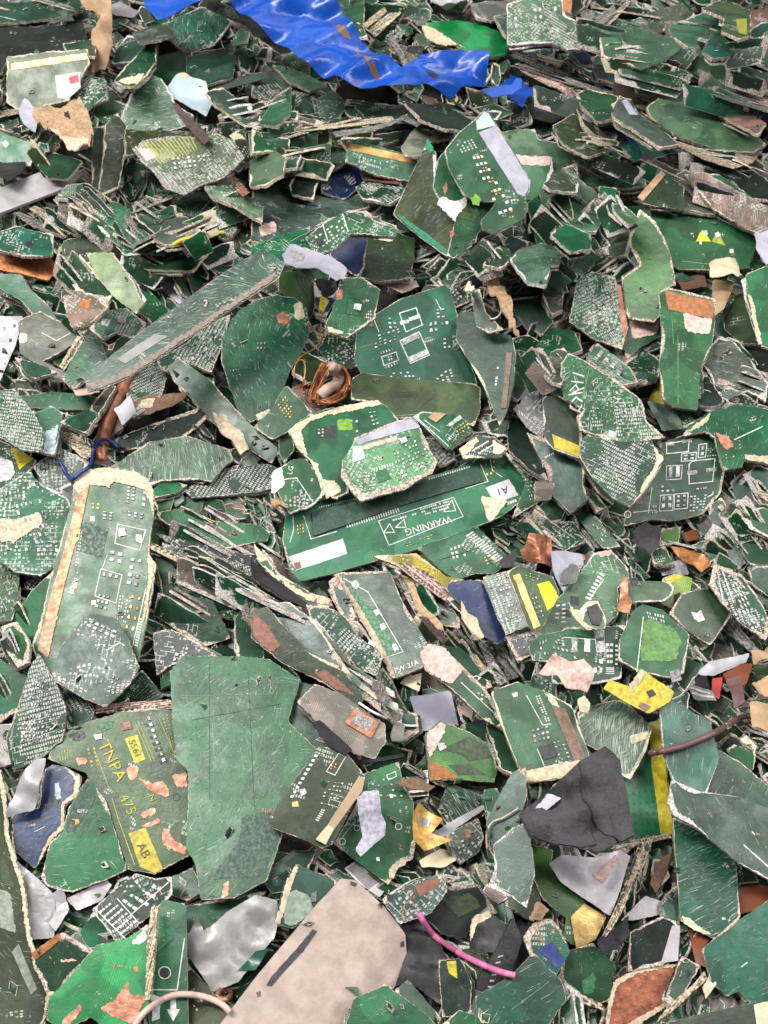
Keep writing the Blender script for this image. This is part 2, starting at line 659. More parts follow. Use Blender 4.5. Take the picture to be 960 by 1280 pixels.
COLS = {  # linear base colours
    'g': (.022, .108, .046), 'd': (.012, .064, .029), 'b': (.006, .135, .050), 't': (.011, .112, .062),
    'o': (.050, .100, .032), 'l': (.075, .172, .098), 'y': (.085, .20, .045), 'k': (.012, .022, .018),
    'n': (.008, .026, .115), 'G': (.060, .095, .070), 'P': (.24, .19, .165), 'B': (.095, .045, .025),
    'O': (.028, .050, .018), 'e': (.008, .26, .07),
    'white': (.55, .53, .56), 'lav': (.36, .35, .42), 'beige': (.52, .42, .30), 'cream': (.60, .52, .36),
    'tan': (.40, .26, .15), 'card': (.40, .315, .275), 'yel': (.46, .36, .015), 'yelb': (.85, .78, .02), 'olv': (.30, .30, .03),
    'cu': (.38, .16, .09), 'rust': (.22, .07, .035), 'gold': (.70, .46, .16), 'silver': (.42, .40, .42), 'lavg': (.25, .24, .30), 'steel': (.30, .29, .30),
    'dk': (.020, .019, .021), 'blk': (.010, .010, .011), 'blue': (.001, .055, .34), 'navy': (.010, .030, .17), 'pink': (.62, .17, .34),
    'mauve': (.13, .065, .065), 'grey': (.26, .25, .24), 'pinkw': (.60, .42, .37), 'orange': (.36, .14, .05), 'char': (.055, .050, .056),
    'redbr': (.20, .075, .045), 'wgreen': (.030, .185, .085), 'lime': (.16, .33, .03), 'emer': (.004, .20, .09), 'dgreen': (.012, .05, .03), 'dusty': (.20, .25, .20),
    'paleb': (.42, .50, .55), 'teal': (.010, .075, .048), 'brown': (.16, .095, .06), 'red': (.5, .03, .03), 'ored': (.42, .18, .12),
    'green': (.018, .132, .048), 'lgreen': (.12, .26, .12), 'sil': (.52, .51, .49), 'wsil': (.66, .65, .62),
}
GROUP = 'torn circuit board pieces heaped in the pile'
NAMES = {}
ORDER = []
GROUPS = {'circuit_board_piece': GROUP}


def pts_of(s, T):
    ox, oy, k = T
    return [(ox + float(a) / k, oy + float(b) / k) for a, b in (p.split(',') for p in s.split())]


def parse(data):
    T = (0, 0, 3.0)
    items = []
    for line in data.strip().split('\n'):
        line = line.strip()
        if not line or line.startswith('#'):
            continue
        if line.startswith('T '):
            a = line.split()
            T = (float(a[1]), float(a[2]), float(a[3]))
            continue
        f = [x.strip() for x in line.split('|')]
        if f[1].startswith('@'):         # keep a two-word category in one token
            a, b, c = f[1].split(':', 2)
            f[1] = a + ':' + b.replace(' ', '_') + ':' + c
        items.append((int(f[0]), len(items), f[1], f[2], f[3], f[4], f[5:], T))
    return items


def colour(key, seed, jit=.16):
    r = random.Random(seed * 31 + 5)
    c = COLS[key]
    m = 1 + r.uniform(-jit, jit)
    if jit > .1:
        m *= .76
    k = 2.2 if jit > .1 else .6           # boards also differ in hue
    return (min(1, c[0] * m * (1 + r.uniform(-jit, jit) * k)), min(1, c[1] * m), min(1, c[2] * m * (1 + r.uniform(-jit, jit) * k * .4)), 1)


def flag(style, ch, default):
    for f in style[1:]:
        if f[0] == ch and f[1:].replace('.', '').isdigit():
            return float(f[1:])
    return default


PART_MAT = {'gold_contact_strip': 'gold', 'solder_dot': 'solder', 'copper_patch': 'copper', 'chip': 'dark'}


def part_mesh(name, V, F, mat, col, parent):
    me = bpy.data.meshes.new(name)
    me.from_pydata(V, [], F)
    me.materials.append(M[mat])
    o = new_obj(name, me, parent)
    o.color = col
    return o


def add_details(o, pl, dets, T, seed):
    for di, d in enumerate(dets):
        if not d:
            continue
        head, rest = d.split(':', 1)
        h = head.split()
        kind = h[0]
        sd = seed * 17 + di
        if kind == 'P':        # P colour name [material] [height mm] : outline
            col, nm = h[1], h[2]
            mat = h[3] if len(h) > 3 else PART_MAT.get(nm, 'print')
            ht = float(h[4]) / 1000 if len(h) > 4 else 0.0003
            poly = pts_of(rest, T)
            ragged = mat == 'fluff' or nm in ('copper_patch', 'bare_patch', 'solder_mask_patch', 'dirt_smear', 'dark_band', 'paint_spot', 'paint_blob', 'stain_spot')
            ol = rough_outline(round_corners(poly, .1), 2.6, 1.6, sd) if ragged else rough_outline(poly, .35 if ht > .0006 else .8, 5, sd)
            me = sheet_mesh(nm, pl, ol, .006, ht + .0004, 0, [M[mat]], lift=ht, bevel=ht > .0006)
            p = new_obj(nm, me, o)
            p.color = colour(col, sd, .08)
        elif kind == 'Q':      # Q colour name material nx ny fillx filly probability : four corners
            col, nm, mat = h[1], h[2], h[3]
            nx, ny, fx, fy, pr = int(h[4]), int(h[5]), float(h[6]), float(h[7]), float(h[8])
            q = pts_of(rest, T)
            r = random.Random(sd)
            V, F = [], []
            for a in range(nx):
                for b in range(ny):
                    if r.random() > pr:
                        continue
                    k = len(V)
                    up = .00045 if mat == 'solder' else .0003 if mat == 'gold' else 0
                    for (sa, sb) in ((-1, -1), (1, -1), (1, 1), (-1, 1)):
                        u = (a + .5 + sa * fx * .5) / nx
                        v = (b + .5 + sb * fy * .5) / ny
                        px = (q[0][0] * (1 - u) + q[1][0] * u) * (1 - v) + (q[3][0] * (1 - u) + q[2][0] * u) * v
                        py = (q[0][1] * (1 - u) + q[1][1] * u) * (1 - v) + (q[3][1] * (1 - u) + q[2][1] * u) * v
                        x, y = pl.loc(px, py)
                        V.append((x, y, pl.bend(x, y) + .00032 + (.00015 if mat == 'solder' else 0)))
                    F.append((k, k + 1, k + 2, k + 3))
                    if up:                # a low raised joint
                        mx = sum(V[k + i][0] for i in range(4)) / 4
                        my = sum(V[k + i][1] for i in range(4)) / 4
                        F.pop()
                        for i in range(4):
                            p_ = V[k + i]
                            V.append((mx + (p_[0] - mx) * .72, my + (p_[1] - my) * .72, p_[2] + up))
                        F.append((k + 4, k + 5, k + 6, k + 7))
                        for i in range(4):
                            j = (i + 1) % 4
                            F.append((k + i, k + j, k + 4 + j, k + 4 + i))
            if F:
                me_o = part_mesh(nm, V, F, mat, colour(col, sd, .08), o)
                fix_up(me_o.data)
        elif kind == 'L':      # L colour width_px : polyline ('c' closes it)
            col, wpx = h[1], float(h[2])
            p = pts_of(rest, T)
            if len(h) > 3 and h[3] == 'c':
                p = p + [p[0]]
            V, F = [], []
            for a, b in zip(p, p[1:]):
                L = math.hypot(b[0] - a[0], b[1] - a[1]) or 1
                ux, uy = (b[0] - a[0]) / L, (b[1] - a[1]) / L
                nseg = max(1, int(L / 14))
                k = len(V)
                for m in range(nseg + 1):
                    e = wpx * .5 * (1 if m == nseg else -1 if m == 0 else 0)
                    cx, cy = a[0] + ux * (L * m / nseg + e), a[1] + uy * (L * m / nseg + e)
                    for s in (-1, 1):
                        x, y = pl.loc(cx - uy * s * wpx * .5, cy + ux * s * wpx * .5)
                        V.append((x, y, pl.bend(x, y) + .0003))
                for m in range(nseg):
                    F.append((k + 2 * m, k + 2 * m + 1, k + 2 * m + 3, k + 2 * m + 2))
            fix_up(part_mesh('printed_marking', V, F, 'print', colour(col, sd, .06), o).data)
        elif kind == 'X':      # X colour size_px angle : x,y TEXT
            col, size, ang = h[1], float(h[2]), math.radians(float(h[3]))
            pos, txt = rest.split(' ', 1)
            (cx, cy), = pts_of(pos, T)
            cu = bpy.data.curves.new('lettering', 'FONT')
            cu.body = txt.strip()
            cu.size = 1.0
            cu.align_x = 'CENTER'
            cu.align_y = 'CENTER'
            cu.resolution_u = 2
            tmp = bpy.data.objects.new('lettering_curve', cu)
            me = bpy.data.meshes.new_from_object(tmp)
            bpy.data.objects.remove(tmp)
            for v in me.vertices:
                u, w_ = v.co.x * size, v.co.y * size
                x, y = pl.loc(cx + u * math.cos(ang) - w_ * math.sin(ang), cy - u * math.sin(ang) - w_ * math.cos(ang))
                v.co = (x, y, pl.bend(x, y) + .0007)
            me.materials.clear()
            me.materials.append(M['print'])
            fix_up(me)
            p = new_obj('lettering', me, o)
            p.color = colour(col, sd, .03)
        elif kind == 'C':      # C colour width_px radius_px : x,y   printed ring
            col, wpx, rad = h[1], float(h[2]), float(h[3])
            (cx, cy), = pts_of(rest, T)
            V, F = [], []
            for m in range(20):
                t = m / 20 * math.tau
                for rr_ in (rad - wpx / 2, rad + wpx / 2):
                    x, y = pl.loc(cx + math.cos(t) * rr_, cy + math.sin(t) * rr_)
                    V.append((x, y, pl.bend(x, y) + .0004))
            for m in range(20):
                a, b = 2 * m, 2 * ((m + 1) % 20)
                F.append((a, a + 1, b + 1, b))
            fix_up(part_mesh('printed_marking', V, F, 'print', colour(col, sd, .06), o).data)


def fix_up(me):
    bm = bmesh.new()
    bm.from_mesh(me)
    for f in bm.faces:
        f.normal_update()
        if f.normal.z < 0:
            f.normal_flip()
    bm.to_mesh(me)
    bm.free()


def grow(poly, px):
    n = len(poly)
    area = sum(poly[i - 1][0] * poly[i][1] - poly[i][0] * poly[i - 1][1] for i in range(n))
    s = 1 if area > 0 else -1
    out = []
    for i in range(n):
        a, p, b = poly[i - 1], poly[i], poly[(i + 1) % n]
        ux, uy = b[0] - a[0], b[1] - a[1]
        L = math.hypot(ux, uy) or 1
        out.append((p[0] + s * uy / L * px, p[1] - s * ux / L * px))
    return out


class Loose:
    """Every shard past the countable ones goes into this one mesh."""
    V, F, MI, ED, TINT = [], [], [], [], []
    r = random.Random(11)

    @classmethod
    def plate(cls, pts, place, thick, tint):
        """pts: outline in the plate's own metres; place: function (x, y, z) -> world."""
        k, n = len(cls.V), len(pts)
        cx = sum(p[0] for p in pts) / n
        cy = sum(p[1] for p in pts) / n
        rad = min(math.hypot(p[0] - cx, p[1] - cy) for p in pts)
        f = min(.9, .0032 / (rad + 1e-6))
        for (sc, z, ed) in ((1 - f, 0, .003), (1, -thick * .25, 0), (1, -thick, 0)):
            for p in pts:
                cls.V.append(place(cx + (p[0] - cx) * sc, cy + (p[1] - cy) * sc, z))
                cls.ED.append(ed)
                cls.TINT.append(tint)
        cls.F.append([k + i for i in range(n)])
        cls.MI.append(0)
        for lev in (0, 1):
            for i in range(n):
                j = (i + 1) % n
                cls.F.append([k + lev * n + j, k + lev * n + i, k + (lev + 1) * n + i, k + (lev + 1) * n + j])
                cls.MI.append(lev)
        cls.F.append([k + 2 * n + i for i in reversed(range(n))])
        cls.MI.append(0)

    @classmethod
    def tint(cls):
        r = cls.r
        c = COLS[r.choice('ggdddbtoGkOllP')]
        m = r.uniform(.35, .75)  # shards darkened to blacken the gaps: shade put into their colour
        return (c[0] * m, c[1] * m, c[2] * m, r.choice((0.05, .05, .3, .6, .6, .9, .9, .9)))

    @classmethod
    def finish(cls, name):
        me = bpy.data.meshes.new(name)
        me.from_pydata(cls.V, [], cls.F)
        me.attributes.new('edge', 'FLOAT', 'POINT').data.foreach_set('value', cls.ED)
        me.attributes.new('tint', 'FLOAT_COLOR', 'POINT').data.foreach_set('color', [c for t in cls.TINT for c in t])
        me.materials.append(M['loose_board'])
        me.materials.append(M['loose_fibre'])
        me.polygons.foreach_set('material_index', cls.MI)
        me.update()
        bm = bmesh.new()
        bm.from_mesh(me)
        bmesh.ops.recalc_face_normals(bm, faces=bm.faces)
        bm.to_mesh(me)
        bm.free()
        return new_obj(name, me)


def underlay(poly, n, c, thick, count, seed):
    """Shards lying flat against the underside of a piece, like the torn stack they came from."""
    r = random.Random(seed * 7 + 1)
    cx = sum(p[0] for p in poly) / len(poly)
    cy = sum(p[1] for p in poly) / len(poly)
    own = set((i, j) for i, j, _, _ in cells(poly))
    for k in range(count):
        ang, sh = r.uniform(-.10, .10), r.uniform(1.5, 4.5)
        th = r.uniform(.2, 2.9) if r.random() < .75 else r.uniform(0, 6.28)
        sc = r.uniform(.72, .98)
        q = []
        for x, y in poly:
            dx, dy = (x - cx) * sc, (y - cy) * sc
            q.append((cx + dx * math.cos(ang) - dy * math.sin(ang) + math.cos(th) * (sh + (1 - sc) * 25), cy + dx * math.sin(ang) + dy * math.cos(ang) + math.sin(th) * (sh + (1 - sc) * 25)))
        if any((i, j) in KEEP and (i, j) not in own for i, j, _, _ in cells(q)):
            continue
        q = rough_outline(q, 1.7, 5, seed + k * 37)
        pl = Plane(q, n, c - (k + 1) * thick * 1.25, .3, seed + k)
        loc2 = [pl.loc(*p) for p in q]
        R, o = pl.R, pl.o
        Loose.plate(loc2, lambda x, y, z: o + R @ Vector((x, y, z + pl.bend(x, y))), thick * .85, Loose.tint())


def build_piece(it):
    layer, idx, style_s, tilt_s, label, poly_s, dets, T = it
    seed = idx + 1
    name, cat, mat, grp = 'circuit_board_piece', 'circuit board', 'board', GROUP
    st = style_s.split()
    if st[0].startswith('@'):          # @name:category:material  colour flags
        name, cat, mat = st[0][1:].split(':')
        cat = cat.replace('_', ' ')
        grp = None
        st = st[1:]
    style = st
    tilt = None
    if tilt_s:
        tilt = tuple(float(v) for v in tilt_s.split(','))
    poly = pts_of(poly_s, T)
    board = mat == 'board'
    if tilt and board and layer <= 3:
        tilt = (tilt[0] * 1.35 + RND.uniform(-3, 3), tilt[1] + RND.uniform(-25, 25))
    grain = None
    if name == 'board_strip' and mat == 'fluff':
        mat = 'strata'
        best = max(((math.hypot(a[0] - b[0], a[1] - b[1]), a, b) for a in poly for b in poly), key=lambda t: t[0])
        grain = math.atan2(-(best[2][1] - best[1][1]), best[2][0] - best[1][0])
    crumple = flag(style, 'c', 0.15 if board else 1.6)
    thick = flag(style, 'h', 2.6 if board else .7) / 1000
    q = flag(style, 'q', 3.2 if board else 2.0) * .5
    rim = flag(style, 'r', 4) * .00021 * RND.choice((.25, .5, .8, 1.1, 1.3)) if board else 0
    fold = None
    dd = []
    for d in dets:
        if d.startswith('F '):
            kk = float(d.split(':')[0].split()[1])
            fp = pts_of(d.split(':', 1)[1], T)
            fold = (fp[0], fp[1], kk)
        else:
            dd.append(d)
    nu = 0
    if board and layer >= 2:
        poly = grow(poly, 1.5)
        nu = RND.choice((1, 2, 2, 3, 3))
    elif board:
        poly = grow(poly, 2.5)
    n, c = settle(poly, tilt, thick * (1 + 1.25 * nu), seed)
    if nu:
        underlay(poly, n, c, thick, nu, seed)
    if dd or layer >= 4 or style[0] == 'n' or (not board and name != 'board_strip'):
        KEEP.update((i, j) for i, j, _, _ in cells(poly))
    pl = Plane(poly, n, c, crumple, seed, fold, {'rag': 2.1, 'plastic': .8, 'metal': 1.5}.get(mat, 1))
    ol = rough_outline(round_corners(poly, .03) if q > 1 else round_corners(poly, .05), q, 2.4 if q > .6 else 6.0, seed)
    step = .0042 if board else (.0030 if crumple > 1 else .004)
    me = sheet_mesh(name, pl, ol, step, thick, rim, [M['board'], M['fibre']] if board else [M[mat]])
    o = new_obj(name, me)
    o.matrix_world = Matrix.Translation(pl.o) @ pl.R.to_4x4()
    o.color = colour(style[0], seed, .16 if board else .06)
    o['scuff'] = min(1.0, flag(style, 's', 3.0) / 9 + RND.uniform(-.06, .1))
    o['pads'] = flag(style, 'a', 1.5) / 9 + .06
    o['fibre'] = flag(style, 'e', [0, 0, 2, 0, 3, 0, 3][seed % 7])
    o['rim'] = rim
    if grain is not None:
        o['grain'] = -grain
    o['label'] = label
    o['category'] = cat
    if grp:
        o['group'] = grp
    add_details(o, pl, dd, T, seed)
    return o


def tube_mesh(name, P, rad, mat, sides=8, taper=None):
    V, F = [], []
    k = len(P)
    up = Vector((0, 0, 1))
    for i, p in enumerate(P):
        t = (P[min(k - 1, i + 1)] - P[max(0, i - 1)]).normalized()
        a = t.cross(up)
        if a.length < 1e-4:
            a = t.cross(Vector((1, 0, 0)))
        a.normalize()
        b = t.cross(a)
        r = rad * (taper[i] if taper else 1)
        for m in range(sides):
            th = m / sides * math.tau
            V.append(p + a * math.cos(th) * r + b * math.sin(th) * r)
    for i in range(k - 1):
        for m in range(sides):
            a, b = i * sides + m, i * sides + (m + 1) % sides
            F.append((a, b, b + sides, a + sides))
    F.append(tuple(reversed(range(sides))))
    F.append(tuple(range((k - 1) * sides, k * sides)))
    me = bpy.data.meshes.new(name)
    me.from_pydata(V, [], F)
    me.polygons.foreach_set('use_smooth', [True] * len(F))
    me.materials.append(M[mat])
    bm = bmesh.new()
    bm.from_mesh(me)
    bmesh.ops.recalc_face_normals(bm, faces=bm.faces)
    bm.to_mesh(me)
    bm.free()
    return me


def spline(p, per=10):
    out = []
    q = [p[0]] + list(p) + [p[-1]]
    for i in range(1, len(q) - 2):
        for m in range(per):
            t = m / per
            a, b, c, d = q[i - 1], q[i], q[i + 1], q[i + 2]
            out.append(tuple(.5 * (2 * b[j] + (c[j] - a[j]) * t + (2 * a[j] - 5 * b[j] + 4 * c[j] - d[j]) * t * t + (3 * b[j] - a[j] - 3 * c[j] + d[j]) * t ** 3) for j in range(len(b))))
    out.append(tuple(p[-1]))
    return out


def rest_path(pp, rad):
    """Points along a wire that lies over whatever is below it."""
    zs = []
    for x, y in pp:
        i = min(ZW - 1, max(0, int(x / ZS) + ZO))
        j = min(ZH - 1, max(0, int(y / ZS) + ZO))
        zs.append(min(ZB[jj][ii] for jj in range(max(0, j - 1), min(ZH, j + 2)) for ii in range(max(0, i - 1), min(ZW, i + 2))))
    k = len(zs)
    zs = [min(zs[max(0, i - 4):i + 5]) for i in range(k)]
    zs = [sum(zs[max(0, i - 5):i + 6]) / len(zs[max(0, i - 5):i + 6]) for i in range(k)]
    return [CAM + ray(x, y) * (z - rad * 1.6) for (x, y), z in zip(pp, zs)]


def build_wire(it):
    layer, idx, style_s, rad_s, label, poly_s, dets, T = it
    st = style_s.split()
    name, cat, mat = st[0][1:].split(':')
    name = name[5:]                     # strip 'tube_'
    rad = float(rad_s) / 1000 * (1 if 'pipe' in name or 'coil' in name else .54)
    pp = spline(pts_of(poly_s, T), 10)
    P = rest_path(pp, rad)
    o0 = P[len(P) // 2]
    me = tube_mesh(name, [p - o0 for p in P], rad, mat)
    o = new_obj(name, me)
    o.location = o0
    o.color = colour(st[1], idx + 1, .05)
    o['label'] = label
    o['category'] = cat.replace('_', ' ')
    for p in P:
        v = p - CAM
        s = v.dot(FWD)
        x = v.dot(RGT) / s * FPX + PW / 2
        y = -v.dot(UPV) / s * FPX + PH / 2
        i, j = int(x / ZS) + ZO, int(y / ZS) + ZO
        if 0 <= i < ZW and 0 <= j < ZH:
            ZB[j][i] = min(ZB[j][i], s - rad)
    return o

